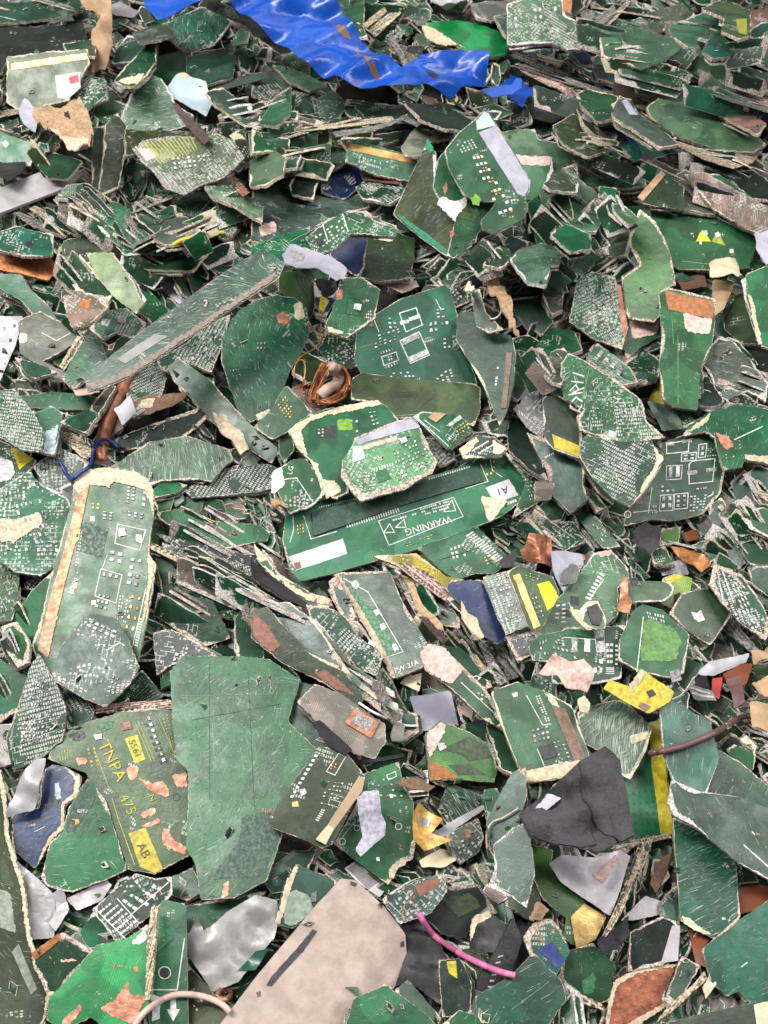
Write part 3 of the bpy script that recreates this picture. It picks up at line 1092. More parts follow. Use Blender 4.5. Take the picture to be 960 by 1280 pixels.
DATA = """
T 0 0 3
1|d s4 a2||dark board slab lying flat at the very back beside the tan torn strip|-20,20 300,0 310,30 200,60 80,75 -20,85
0|@metal_scrap:metal scrap:metal G c2.2||dusty dark metal scrap lump behind the gold-striped board|85,65 150,45 240,28 290,95 200,108 110,112
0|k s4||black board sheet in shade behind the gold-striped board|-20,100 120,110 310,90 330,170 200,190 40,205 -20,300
1|d s3 a1||small dark board corner peeking out over the gold-striped board|240,170 360,150 355,205 260,205
2|@metal_scrap:metal scrap:metal steel c1||rounded grey metal bit near the end of the blue plastic sheet|400,22 450,5 520,40 500,62 430,55
1|d s3 a2||dark leaf-shaped board piece between the tan strip and blue sheet|425,235 440,190 480,140 550,140 555,168 495,228
2|d s4 e1||dark green pointed piece with pale cream lower edge beside the tan strip|432,300 470,255 560,165 588,140 580,225 545,280 500,318 460,318|P cream torn_edge fluff 0.5:440,302 480,290 545,275 520,315 465,318
1|t s7 a3 e3 r6||scuffed teal board with ragged white edge just under the blue sheet|595,110 640,80 760,30 845,75 865,80 825,130 800,165 700,200 660,160
1|G s6 a2||grey-green board strip beside the scuffed teal board under the blue sheet|500,130 620,90 650,122 600,140 520,150
1|d s3 a1||dark green curved board behind the pale blue shard|580,220 690,195 715,270 690,300 640,318 575,300
2|d s3 a1 e2 h2.6||dark green rounded-end board with a straight dark lower band|700,215 855,185 882,215 870,290 745,322 705,280|P dgreen solder_mask_patch:712,285 870,235 870,288 745,318
2|@pale_blue_shard:plastic shard:plastic paleb c1.2||pale blue-grey shard with cream pointed tip behind the big dusty board|632,350 665,310 690,288 715,315 775,330 797,400 775,468 720,432 650,388|P cream torn_edge fluff 0.5:668,312 690,290 715,312 705,325 680,325
2|@board_strip:board strip:metal G c1||long grey edge strip running behind the pale blue shard|770,322 960,280 985,300 800,348
2|G s5 a2 e1||olive-grey board with cream near edge beyond the pale blue shard|775,345 830,330 960,425 985,500 960,492 880,440 800,382
2|l s7 a2 e3|18,260|large dusty teal board with scratched face standing behind the solder-blob board|548,275 605,300 640,358 655,400 720,432 690,470 600,500 505,540 465,582 470,430 500,350
3|O s5 a2||dusty olive board band across the foot of the large dusty teal board|470,485 600,490 790,500 830,540 700,575 540,570 470,585
3|o s6 a6 e2 r6|14,270|ragged olive board with yellow hatching and bright solder blobs|500,560 540,530 640,512 760,520 810,500 870,530 912,590 840,662 750,692 690,728 620,702 580,645 530,602|Q olv printed_marking print 14 1 .45 1 1:515,540 720,508 745,560 600,618|Q wsil solder_dot solder 8 3 .5 .5 .7:640,590 790,575 800,620 650,640|P pinkw bare_patch print:515,560 570,555 590,590 550,605
3|@board_strip:board strip:fluff mauve c1||reddish-brown strip leaning across the dusty teal board|645,385 668,388 740,460 790,522 765,540 700,470
2|d s6 a3 e0 r6||dark grey-green ragged board tucked under the solder-blob board|528,640 590,650 640,705 720,720 790,742 735,812 640,772 560,712
3|@paper_sheet:torn paper:paper lav c2||pale lavender film scrap behind the tan curled board end|88,440 130,400 190,412 225,450 165,470 140,512 100,492
3|@plastic_strip:plastic strip:dark blk c1||short black strip lying on the pale lavender scrap|103,395 127,395 148,505 125,500
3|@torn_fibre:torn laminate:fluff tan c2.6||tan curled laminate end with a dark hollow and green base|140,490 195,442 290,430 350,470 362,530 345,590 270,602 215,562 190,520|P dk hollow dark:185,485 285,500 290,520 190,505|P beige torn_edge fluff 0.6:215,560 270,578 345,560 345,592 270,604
3|g s3 a5 e3|14,200|bright populated board piece standing between gold-striped board and tan strip|252,330 310,280 390,300 402,372 345,392 300,432 248,422|Q wsil solder_dot solder 5 5 .5 .6 .6:265,350 370,310 385,360 270,410
2|g s4 a3||small green pair of shards below the bright populated piece|330,402 400,375 440,380 478,392 450,452 430,472 390,456 350,432
2|G s6 a1 e0 r6|28,200|grey board standing on end below the tan curled end|348,482 396,470 392,600 366,728 348,728
2|G s6 a1 e1 r6|24,0|grey-green upright board with cream side beside the dusty teal board|396,470 440,430 472,478 462,600 440,702 372,738 390,600
3|b s3 a1|18,250|bright green board end with a white spot at the left border|-20,490 60,520 120,540 132,570 112,618 -20,600|P white paint_spot:5,535 25,525 35,540 20,555 8,550
3|@plastic_plate:plastic plate:dark dk c.6||dark grey plate under the bright green board end|-20,610 100,608 85,650 30,682 -20,652
3|d s2 a1 e1 r7|10,200|small rounded dark green tile with thick cream edge on the grey bar|142,622 200,575 305,605 252,668 180,662
2|@metal_bar:metal bar:metal silver c.3 h2.5 q.6|6,90|flat pale grey metal bar running in from the left border|-20,712 150,645 165,668 280,640 312,650 250,702 -20,805
1|@board_strip:board strip:fluff grey c.8||first of three thin fanned edges below the pale metal bar|50,800 72,794 262,880 240,898 120,850
1|@board_strip:board strip:fluff beige c.8||middle of three thin fanned edges below the pale metal bar|108,782 132,770 330,880 318,902 200,850
1|@board_strip:board strip:fluff pinkw c.8||pinkish fanned edge beside the bright green rectangle board|198,748 226,738 300,820 405,900 385,915 290,850
2|l s6 a4||dusty green board scrap at the foot of the upright boards|208,740 250,700 322,690 392,740 345,772 290,748
3|b s6 a2 e3|10,300|bright green rectangle board with white scratches above the yellow wire|328,802 430,758 482,790 502,850 562,882 605,945 470,955 420,902
2|d s5 a2||dark green board between solder-blob board and yellow wire|500,770 545,745 640,760 692,800 640,850 570,872 520,832
2|G s5 a2 e0||grey-green scrap with beige edge touching the yellow wire|578,892 622,830 700,815 732,850 700,902 620,912
3|g s5 a5 e0 r6||speckled green scrap with white bits at the yellow wire's tip|728,832 780,780 842,790 888,862 845,892 780,872 740,884
3|@tube_wire:wire:wire yel|3.2|short yellow insulated wire piece|632,938 660,912 700,895 770,878 842,872
3|t s3 a4||teal board end with small holes above the red-brown strip|-20,880 60,850 112,865 195,880 195,955 100,958 -20,930|P dk hole dark:95,905 120,905 122,925 98,925
2|G s5 a3 e1 r7||dusty board piece with cream rim near the red-brown strip|240,905 320,885 402,910 432,955 330,985 245,955
3|@board_strip:board strip:fluff ored c.8||short orange-red strip poking out beside the solder-blob board|850,668 880,658 938,722 912,738
2|l s7 a3||dusty green sloping board under the short orange-red strip|768,702 850,672 930,738 985,775 985,830 880,765 800,738
2|O s5 a2||plain olive board band reaching from the solder-blob board towards the middle|815,508 985,500 985,572 900,578 858,532
3|o s2 a1 e1 r5|22,262|gold-striped green board with white sticker leaning at the back left|30,215 180,198 325,190 332,235 302,290 262,330 257,375 150,395 60,407 28,382|P gold gold_contact_strip gold .5:42,240 325,200 328,222 45,264|P white sticker paper .3:207,285 302,270 302,330 257,370 217,370|P red printed_patch print .5:258,290 294,280 296,308 264,316
2|@board_strip:board strip:fluff beige c.6||beige board edge right under the gold-striped board|-20,420 120,400 250,375 252,396 120,420 -20,445
4|@paper_strip:torn paper strip:paper tan c3.2|10,270|tan crumpled torn paper strip hanging down at the top|318,-20 405,-20 432,60 425,150 442,230 402,298 345,288 362,200 388,95 332,72 313,40
T 320 0 3
1|@foil_scrap:foil scrap:metal silver c3||small crumpled silver foil right above the emerald shard|648,22 720,-5 805,8 792,52 742,77 662,62
1|P s5 a4||pinkish-grey board at the top beside the silver foil|805,18 985,8 985,58 885,72 830,60
1|G s4 a3 e0||grey knobbly board end to the side of the emerald shard|898,62 985,48 985,152 935,125
2|e s1 a0 r0 q2 e0|6,300|emerald green glossy shard with beige broken near edge|640,92 700,80 760,80 842,95 905,120 948,165 935,202 845,212 785,185 700,128 650,108|P beige torn_edge fluff .8:622,100 652,100 705,132 790,188 765,168 690,170 635,142
1|g s3 a2 e1 r8||green board with wide cream edges behind the blue sheet|268,22 310,-10 402,-10 395,100 412,132 370,132 328,90
2|@board_strip:board strip:fluff cream c.5||long cream yellow splinter beside the blue sheet|400,132 432,100 530,25 547,45 442,142 412,152
1|@board_strip:board strip:fluff beige c.5||thin beige splinter parallel to the cream yellow one|398,92 480,30 492,46 415,108
1|@board_strip:board strip:fluff grey c.5||grey-brown stick in the dark hollow behind the blue sheet|488,132 512,120 555,200 587,270 565,277 530,202
1|G s4 a4||grey crumbled board scrap below the emerald shard|608,242 700,190 742,170 772,222 742,242 650,252
1|G s5 a3||dusty green board under the blue sheet's left half|-10,282 60,270 142,312 60,372 -10,352
2|g s5 a2 e0||small kite-shaped green board under the blue sheet|15,462 62,382 132,330 126,422 82,472
1|d s5 a5||dark glinting board piece next to the kite-shaped green board|128,342 212,362 242,402 200,452 100,478 120,422
2|G s5 a4 e2||dusty dark six-sided scrap just below the blue sheet|230,372 290,340 337,386 312,442 250,462 238,402
1|l s6 a2||dusty green flake with pink tip below the blue sheet|65,242 130,260 262,322 205,335 130,302
1|d s4 a2||dark flat board edge under the lower rim of the blue sheet|340,380 520,400 640,395 700,440 600,450 420,440
1|k s4||blackish flat board below the blue sheet's knotted end|560,390 700,400 800,450 860,480 720,480 620,440
3|@board_strip:board strip:fluff cream c.5||long thin cream edge lying across below the blue sheet|60,482 290,465 510,433 522,450 300,482 100,502
3|@board_strip:board strip:fluff grey c.7||long thin grey wavy edge under the cream one|285,497 400,480 500,455 560,430 622,465 602,472 550,450 440,492 300,512
2|d s5 a2 e0 r6||dark green board below the two long thin edges|348,532 480,500 602,468 602,497 480,538 420,548
2|g s4 a2 e1 r5||green board tongue with rounded cream end|-10,482 70,480 72,560 45,562 -10,572
2|G s5 a4 e2||dusty dark green kinked board in the middle of the back|148,522 200,530 260,570 352,540 342,602 290,637 210,602
2|d s4 a2||small dark green triangle beside the dusty kinked board|78,542 140,530 166,582 150,622 108,632
3|l s4 a1 e1 r8||light green round-ended piece with thick cream rim|-20,605 70,570 107,590 97,650 30,692 -20,695
2|k s4 e1 r8||dark hooked piece with curved cream rim beside the navy patch|128,695 180,608 232,672 212,745 140,725
1|n s4 a2||navy blue board patch in front of the gold-striped narrow board|248,662 330,610 397,640 402,682 330,742 250,712
3|l s4 a3|12,280|narrow green board with tan gold strip along its upper side|343,535 420,540 602,595 597,682 450,652 338,602|P gold gold_contact_strip gold .4:350,537 602,592 600,617 345,562|Q white printed_marking print 12 2 .4 .5 .6:385,580 470,605 470,640 385,615
2|d s4 a6||dark green board with tiny white marks under the narrow gold-striped one|378,702 410,680 540,690 562,722 500,762 400,742
2|@board_strip:board strip:fluff redbr c.6||reddish-brown strip between narrow gold-striped board and dark board|388,642 520,660 542,692 400,667
3|P s6 a2 e0||grey-pink ragged board tip beside the tall dark standing board|548,552 600,480 660,490 742,508 652,532 622,582 560,582
T 490 130 4.174
2|l s4 a1 e3|8,300|light teal board sticking out behind the white-striped board|570,150 660,135 742,135 762,190 882,210 965,250 965,302 830,395 700,390 600,300
3|l s3 a1 e3 r6|10,300|light green board with a white band beside the white-striped board|632,262 700,275 830,280 837,350 802,410 742,492 690,492 660,430|P pinkw bare_patch print .5:640,262 700,275 828,275 824,322 690,322 650,300
3|G s5 a3 e3||grey chalky board edge next to the light teal board|830,362 965,310 965,462 830,442 798,422
2|d s3 a1||dark wedge board below the white-striped board's lower end|660,652 710,600 747,732 690,722
2|k s3 e3 r7||dark shard with white ragged edge under the white-striped board|558,732 620,690 712,722 670,772 610,822
2|d s2 a0||dark green wedge at the foot of the tall dark standing board|478,835 520,780 560,742 602,822 570,850
3|l s5 a2 e3 r5||light green dusty board below the dark wedge shards|635,802 720,760 832,800 850,850 760,870 640,850
2|g s3 a1||small green flap at the bottom tip of the tall dark standing board|105,752 150,740 162,782 150,815 110,810
4|O s5 a0 e3 r1 q1.4|26,205|tall dark olive board standing on its corner with emerald stripe and white fracture|10,575 70,450 175,225 222,248 218,420 240,482 230,522 330,592 322,692 292,795 150,690|P emer solder_mask_stripe print:12,572 60,590 200,690 290,765 290,792 150,692|P emer solder_mask_patch:172,228 185,180 222,240 205,262|P wsil bare_patch print .6:215,262 232,270 225,400 240,438 222,420
4|g s4 a1 e3 r5|16,310|green board with white chipped corner joined to the tall dark one|245,282 282,240 302,330 372,470 452,500 543,500 490,575 432,702 322,800 296,790 335,600 390,520 252,500 222,420|P wsil bare_patch print .8:228,520 262,482 330,512 385,488 395,520 340,580 330,612|P ored copper_patch copper .4:262,440 282,390 292,440 275,480|P O solder_mask_patch:360,545 380,528 455,568 430,620 340,590|P ored copper_patch copper .4:298,660 322,655 322,690 305,695
4|g s3 a2 e0 r3 q1.5|20,285|white-striped green board with gold dots propped beside the tall dark one|345,160 440,82 478,40 502,48 642,270 717,400 712,450 690,482 702,550 682,592 520,672 480,652 468,612 530,542 545,502 480,502 380,472 302,330 280,242|P lav printed_stripe paper .4:452,150 542,112 642,272 717,402 708,450 690,482 655,468|P paleb printed_patch paper .5:440,92 478,42 502,50 540,112 442,138|Q wsil printed_marking print 5 4 .35 .55 .75:330,210 420,180 450,230 360,260|Q wsil printed_marking print 3 9 .6 .35 .7:410,265 470,255 640,560 560,590|Q gold solder_dot gold 2 2 .6 .6 1:468,330 495,325 502,352 475,358|Q gold solder_dot gold 2 2 .6 .6 1:495,385 530,378 538,410 502,415|Q gold solder_dot gold 4 2 .6 .6 .9:510,450 580,435 590,470 520,485|Q gold solder_dot gold 2 3 .6 .6 .8:600,560 630,550 640,595 610,600|P lime solder_mask_patch:408,492 440,470 466,500 452,532 420,522
T 320 0 3
1|G s6 a2 e0 r6||long dusty grey-green board lying below the navy patch|-10,692 110,710 200,740 330,750 392,730 425,772 330,792 200,852 60,912 -10,905|P pinkw bare_patch:10,850 70,830 80,870 20,890
3|b s5 a3||bright green board wedge in front of the long dusty board|-15,922 100,885 202,850 202,930 275,952 200,985 60,1000 -15,970
3|g s3 a5|10,290|green board with chip footprints and white outline above the navy shard|188,892 260,840 330,800 400,800 442,830 530,860 522,882 410,872 352,872 290,932 230,952|Q wsil printed_marking print 8 4 .5 .4 .6:215,890 330,810 350,860 250,930|L wsil 1.3:325,805 345,868|L wsil 1.2:250,842 270,905|P dk chip dark .6:225,900 250,890 262,915 238,925
3|n s2 a0 e0|12,260|navy blue shard below the green board with chip footprints|268,955 370,885 412,890 402,990 380,1035 330,1005
2|O s5 a0 e2||plain olive-green board with fine scratches beside the navy shard|418,892 520,870 592,900 590,962 577,1042 470,1052 378,1035 400,962
T 640 0 3
2|l s6 a5 e3 r7|12,280|pinkish board crusted with white bits at the top edge|-15,15 90,-10 190,-10 196,60 272,100 352,152 332,187 210,182 150,157 -15,165|P orange printed_patch print .5:190,-5 226,-5 220,52 190,42|Q wsil solder_dot solder 9 4 .5 .5 .5:0,30 170,20 180,130 10,140
1|@board_strip:board strip:fluff beige c.6||pale splinter standing at the very top between two boards|330,102 430,0 447,6 352,107
1|@board_strip:board strip:fluff grey c.6||grey splinter next to the pale one at the very top|248,30 272,20 292,112 268,112
1|@board_strip:board strip:fluff grey c.6||brownish bent splinter behind the pale standing one|308,62 382,20 392,42 322,112
1|G s5 a2||dusty dark olive board at the top behind the flat dusty green slab|428,92 520,50 640,20 682,52 600,92 520,122
3|g s4 a1 e0 r5|8,280|flat dusty green slab with cream near edge at the back|328,112 430,95 600,148 632,176 562,232 480,252 338,206
2|l s5 a1||dusty lighter green board with notched near side at the back|588,102 740,40 822,60 832,92 790,122 782,152 700,192 640,162 600,132
3|t s4 a1||small teal green piece in front of the dusty notched board|718,192 750,130 792,140 832,182 812,207 752,217
2|o s4 a2||olive board with yellow print in the back corner|715,30 800,5 892,40 892,132 852,142 790,112 800,62|P olv printed_patch:840,72 880,70 880,130 850,122
1|P s4 a3||pinkish dark scrap at the back corner beyond the olive board|882,50 985,25 985,122 900,112
2|G s5 a2 e0 r8||layered board block with beige split sides at the back border|828,222 872,170 985,190 985,312 900,272
2|d s5 a2||dark green board below the notched dusty one|548,252 640,215 722,262 650,292 590,297
1|d s5 a2||dark dusty board lying between the notched and layered ones|688,200 830,200 882,282 810,302 740,292
2|l s5 a2||dusty green three-cornered piece near the big layered green slab|448,282 582,270 577,322 530,357 470,352
1|@board_strip:board strip:fluff grey c.6||long grey board edge sloping down under the pinkish crusted board|-15,178 110,230 202,270 202,292 100,252 -15,202
1|@board_strip:board strip:fluff pinkw c.6||pinkish edge strip below the long grey sloping edge|28,247 52,240 242,345 232,367 120,312 32,267
1|@board_strip:board strip:fluff beige c.6||short beige edge strip between long sloping edges|88,200 192,230 182,252 100,222
2|n s3||small navy blue flake among pale scraps at the back|218,195 270,190 302,242 262,237
2|@foil_scrap:foil scrap:paper white c2||white curled scrap under the navy blue flake|228,250 300,275 303,307 250,292
2|G s5 a2||grey-green board behind the white curled scrap|300,240 340,248 430,280 452,302 400,312 320,290
2|@board_strip:board strip:fluff grey c.7||long pale edge strip below the white curled scrap|198,287 340,332 520,378 502,392 340,350 205,310
2|@plastic_strip:plastic strip:plastic blue c1||blue plastic scrap torn from the sheet's knotted end|-45,315 0,285 30,290 60,330 112,325 52,372 40,402 -5,372
2|@plastic_plate:plastic plate:dark dk c.8 h2|10,280|dark six-sided plastic plate beside the blue plastic scrap|58,392 110,365 160,340 230,380 242,420 150,462 68,442
1|G s5 a3||dusty greenish scrap between blue plastic scrap and dark plate|-15,382 50,400 72,452 20,472 -15,462
2|O s5 a1 e0||dusty dark olive board under the dark plastic plate|158,472 230,430 302,470 342,540 372,562 280,582 190,532
2|d s4 a1 e0 r8||green board with thick beige edges behind the blue-wired teal board|238,352 290,338 392,362 382,442 322,452 262,392
3|t s5 a2 e0 r6|12,280|teal green board with beige rim crossed by a navy wire|318,462 400,450 460,478 562,550 602,572 532,592 430,607 380,562 328,492
4|@tube_wire:wire:wire navy|2.2|thin navy wire over the teal green board at the back|320,472 360,480 400,495 440,528 470,560 498,600 520,628
2|@board_strip:board strip:fluff beige c.8||beige crumbly edge strip hugging the blue-wired teal board|242,402 272,465 350,538 382,552 320,545 260,475
3|G s5 a1 e0||grey-green folded board with a white patch beside the layered slab|378,422 402,365 442,380 472,430 562,490 622,542 560,552 460,482 390,442|P lav printed_patch paper .4:412,378 428,370 472,432 440,432
2|@board_strip:board strip:fluff beige c.8||lower beige layer showing under the big layered green slab|480,412 600,520 740,570 910,575 945,560 900,610 830,630 720,600 590,530 500,460
4|l s4 a0 e0 r6 h4|9,285|big light green slab with thick layered beige near edge|508,402 560,365 612,338 702,380 792,442 922,520 952,540 902,570 772,556 640,512 560,472 518,432|L lgreen 1:688,455 715,470
1|@board_strip:board strip:fluff pinkw c.6||upper of two long pale edges reaching the back right border|678,280 760,305 985,375 985,395 760,352 680,302
1|@board_strip:board strip:fluff grey c.6||lower of two long pale edges reaching the back right border|738,330 850,352 985,405 985,425 850,385 740,348
1|l s5 a2||dusty board behind the big light green slab's far corner|638,302 720,298 742,352 722,392 650,332
2|P s5 a4 e1 r7||pinkish green board with beige edges beyond the big light green slab|748,392 880,420 948,462 922,502 830,452 760,412
2|l s4 a1 e0||pale green long board below the dark hollow at the back|248,622 280,588 400,618 492,640 502,692 420,702 340,702 262,682
2|l s5 a1 e0 r5||dusty green pointed leaf board beside the bright teal wedge|98,705 180,708 252,760 332,830 312,867 220,857 130,792
3|emer s4 a0 q1|24,200|bright teal wedge board standing on its tip|58,762 92,740 182,852 112,938 98,922
3|b s3 a1 e0||bright green small board with rounded corner near the teal wedge|148,882 190,838 292,880 292,932 220,942
3|G s5 a1 e0 r6|24,190|dark grey-green upright board with beige side near the dusty leaf board|340,772 382,758 442,822 442,955 370,960 345,852
2|b s2 a1||bright green board scrap above the grey-green upright board|328,700 392,708 382,762 328,742
3|l s5 a1 e3 r8||pale green curled edge lying over the grey-green upright board|378,752 430,780 472,820 442,842 390,792
3|O s3 a3|10,290|dark olive board with light brown strip along its upper side|478,748 560,642 582,660 642,700 642,782 500,762|P tan connector_strip print 1.4:470,742 556,642 576,655 490,757
2|G s5 a1 e0||grey-green board corner behind the dark olive one|608,662 650,638 682,660 742,720 782,772 762,802 640,782 640,722
2|P s7 a3 e0 r7|9,285|long greyish board with pinkish torn upper edge at the right border|648,652 722,648 985,795 985,905 880,852 760,782
3|green s4 a1 e0|12,290|bright green board with two yellow trapezoids and solder dots|520,772 650,795 892,858 918,912 882,1002 782,1012 620,1002 560,942 530,850|P yelb printed_patch print .3:690,905 715,862 745,905|P olv printed_patch print .3:748,905 770,870 800,922|P yelb printed_patch print .3:695,890 712,865 740,898|P wsil solder_dot solder 1:712,870 728,864 735,880 722,890|P wsil solder_dot solder 1:758,875 774,870 782,888 766,892|P wsil solder_dot solder .8:702,905 712,905 712,918 702,918|P wsil solder_dot solder .8:815,935 830,935 830,950 815,950|L lgreen 1:640,980 780,995
3|y s4 a1 e0 r6|18,200|light olive-green tall board leaning at the side of the yellow trapezoids board|438,912 480,785 532,830 572,902 592,962 612,1065 562,1082 552,1182 530,1205 438,1192 418,1042 482,992
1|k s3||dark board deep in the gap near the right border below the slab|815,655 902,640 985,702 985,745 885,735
2|@paper_sheet:torn paper:paper lav c1.2||pale lavender paper corner at the right border near the yellow trapezoids board|898,905 985,878 985,1000 945,1020 910,955
T 0 320 3
2|@board_strip:board strip:copper orange c.6 h3|14,300|copper-orange edged board strip at the left border under the teal end|-20,-22 60,-30 200,12 217,50 182,92 90,70 -20,52|P redbr dark_band print .4:-15,-20 60,-28 195,12 190,35 80,8 -15,5
2|t s5 a1 e0|20,230|teal green strip board sloping down from the left border|-20,66 80,75 112,130 172,180 217,255 195,282 130,222 80,162 -20,105
2|O s3 a2 e0 r6|12,250|dark olive board with a printed white corner line near the paper scrap|72,242 150,210 262,268 287,320 215,362 140,402 78,362|L wsil 1:158,288 212,318 262,290|P pinkw bare_patch:75,290 105,290 100,325 72,330
1|@board_strip:board strip:fluff grey c.6||thin upright grey edge between two green boards near the left border|168,182 258,0 282,0 192,197
2|d s4 a1 e1 r6|14,200|dark green board with cream torn side above the pink-tipped populated scrap|268,92 300,-5 345,52 428,132 402,172 340,132 290,132
3|y s4 a0 e0|16,250|plain olive-green long board with scuffs leaning near the long narrow board|328,-10 420,-10 500,100 532,182 512,212 430,152 352,62
2|g s5 a1 e0 r7||green board with pinkish torn side next to the plain olive-green one|508,110 562,128 632,212 640,255 582,265 528,202
3|P s5 a6 e0 r6||pink-tipped populated board scrap with five sides|238,152 290,133 382,155 402,192 342,242 270,267 253,212|P orange bare_patch:300,165 340,165 335,195 300,195
3|l s4 a5 e3||pale green populated board with white blocks above the dull glint|338,272 392,208 472,198 542,252 512,312 432,282 388,312|P wsil solder_dot solder .8:385,235 415,240 405,265 378,258|P wsil solder_dot solder .8:440,225 475,230 470,255 440,248
2|d s3 a1 e1 r4||dark green flat board beyond the upper end of the long narrow board|468,-15 780,-15 722,52 602,46 498,42
4|G s6 a2 e0 r2 q1.2 h1.4|12,275|long narrow board with white sticker and broad beige side lying diagonally|318,455 420,375 560,265 850,60 985,-25 1065,30 1040,82 870,195 600,375 480,452 390,492 330,505|P P torn_edge fluff .7:325,478 420,455 590,360 850,185 1035,55 1040,80 870,195 600,375 480,452 390,492 332,503|P grey sticker paper .4:438,388 580,293 632,300 470,404
3|@paper_sheet:torn paper:paper white c1|12,0|pinkish white paper scrap with purple spots at the left border|-20,225 86,224 60,330 -20,520|P lav printed_marking:10,265 22,265 22,280 10,280|P mauve printed_marking:35,310 44,308 45,320 34,322|P mauve printed_marking:8,345 18,345 18,358 8,358|P lav printed_marking:15,400 24,400 24,412 15,412|P mauve printed_marking:50,255 60,255 58,266 50,266
3|@plastic_strip:plastic strip:plastic lav c.5 h1.5|16,260|small lavender plastic rectangle above the long narrow board|594,120 626,88 702,150 690,194
3|@board_strip:board strip:fluff cream c.8|14,200|curved cream-yellow edge strip between two boards near the left|222,412 298,290 327,278 312,322 240,432
3|g s6 a0 e0|14,230|plain green board with long parallel scratches below the pale populated one|238,462 290,350 342,288 382,340 392,392 330,442 278,495
2|d s4 a2||green board with a white glint half under the long narrow board|368,412 420,340 462,300 518,322 470,352 440,392
2|d s4 a1||dark green low board beside the cream-yellow edge strip|55,380 150,410 212,430 130,455 98,432
3|@torn_fibre:torn laminate:fluff grey c2.6||grey fibre wad below the plain scratched green board|118,482 180,450 270,480 252,512 150,502
2|g s5 a1 e0|8,280|long green board lying flat with pinkish torn bits near the left|68,532 200,510 402,540 382,572 200,572 80,562
3|l s5 a6 e0 r5|12,0|pinkish board packed with rows of pads at the left border|-20,512 50,500 122,590 172,680 142,732 80,720 -20,665|Q wsil solder_dot solder 6 6 .6 .3 .7:10,530 60,525 140,680 30,660
2|l s5 a1 e3||pale striped board sliver beside the pinkish pad-packed board|128,592 190,565 232,590 225,632 200,742 153,732 160,642|P paleb bare_patch:170,660 222,630 200,735 160,725
3|G s4 a4 e0||dusty board with yellow patch and white blob at the left border|-20,682 60,720 132,772 70,845 -20,895|P yel printed_patch:40,718 126,760 72,802|P white paint_blob print .8:-5,762 50,770 52,820 30,845 -5,850
2|d s3 a4|10,290|dark green board with a small white and red sticker|128,792 220,720 332,770 282,852 232,892 180,872|P white sticker paper .4:225,870 265,850 281,886 240,906|P redbr printed_patch print .5:234,874 262,860 272,883 243,895
3|t s5 a6 e3|10,300|teal board crowded with white components at the left border|-20,885 110,810 152,860 250,910 267,960 240,1060 202,1162 150,1192 60,1182 -20,1125|Q wsil solder_dot solder 9 9 .5 .5 .45:0,890 130,840 230,1120 20,1110|P beige bare_patch fluff .8:0,985 50,990 150,960 162,1000 60,1070 0,1075
2|@tube_copper_pipe:copper pipe:copper cu|5.5|brownish copper pipe stub under the long narrow board|520,400 490,450 440,540 405,620 385,690 385,770
4|@tube_wire:wire:wire navy|2.6|navy blue wire looped round the copper pipe|222,765 245,810 268,838 300,815 340,780 352,720 375,692 410,692 440,715 462,742
2|d s4 a6 e2||dark board dense with dull pads beside the copper pipe|508,430 580,398 622,460 602,522 560,562 500,602 468,590 480,522
3|@torn_fibre:torn laminate:fluff brown c2.6||brown torn laminate between dense dark board and big dark slab|508,612 560,560 640,530 722,540 702,572 590,622 530,632|P beige bare_patch fluff .6:530,612 560,575 600,560 590,600
2|k s3 e0 r8|8,300|dark board with long beige upper edge below the brown torn laminate|428,692 500,660 762,568 772,602 690,680 600,715 480,720
3|g s7 a1 e0 r5|10,290|large green board with bright scuffs and curling pinkish near edge|418,792 560,700 702,680 862,730 872,762 832,792 790,842 722,832 600,842 560,862 500,802
2|b s3 a1 e0||bright green board with orange-brown edge under the large scuffed one|568,882 620,840 702,860 662,882 580,902
2|d s4 a5|8,280|dark populated board lying below the large scuffed green one|688,882 850,800 1005,782 1085,820 1085,852 960,880 900,885 720,902
3|d s4 a0 e0 r3 q1.2|12,240|long dark teal-green slab sloping towards the stickered connector board|638,428 662,380 785,470 930,630 1040,725 1020,775 870,680 750,562 652,462
2|d s4 a6||dark populated board between long narrow board and oval board|588,392 700,330 770,270 862,220 832,330 790,432 722,402 680,392 640,432 610,422|Q wsil solder_dot solder 6 3 .5 .5 .6:700,350 820,270 815,330 720,400
2|G s5 a1 e0||thin green edge strip beside the copper pipe|348,562 420,478 432,490 372,582 330,662
2|d s4 a1||small dark green scrap behind the beige-yellow strip|228,622 330,578 362,600 322,662
2|@board_strip:board strip:fluff cream c.8||beige-yellow strip beside the navy wire loop|228,682 250,648 330,700 352,742 320,764
3|@torn_fibre:torn laminate:fluff beige c2.6||curled beige fibre ribbon beside the long dark slab|778,662 830,640 882,700 922,772 890,792 830,722
2|@paper_sheet:torn paper:paper pinkw c1.5||pale pinkish scrap under the lower end of the long narrow board|268,502 330,500 382,540 352,562 290,552
2|@paper_sheet:torn paper:paper white c2||white scrap in front of the dense dark board|438,622 500,588 522,642 470,672
T 320 320 3
4|g s6 a1 e0 r5|12,280|large oval green board with an orange patch near its top|-122,300 -62,210 0,165 70,150 142,160 187,200 197,280 162,370 122,430 82,540 42,592 -20,620 -62,580 -92,500 -127,390|P ored copper_patch copper .3:75,228 102,205 130,240 100,266|P cream bare_patch fluff .5:140,188 170,170 187,232 150,242|P cream torn_edge fluff .6:0,595 50,575 62,590 5,622|Q wsil solder_dot solder 3 2 .5 .5 .9:0,320 40,320 40,355 0,355|Q wsil solder_dot solder 4 1 .5 .3 .9:-100,425 -60,420 -60,430 -100,440
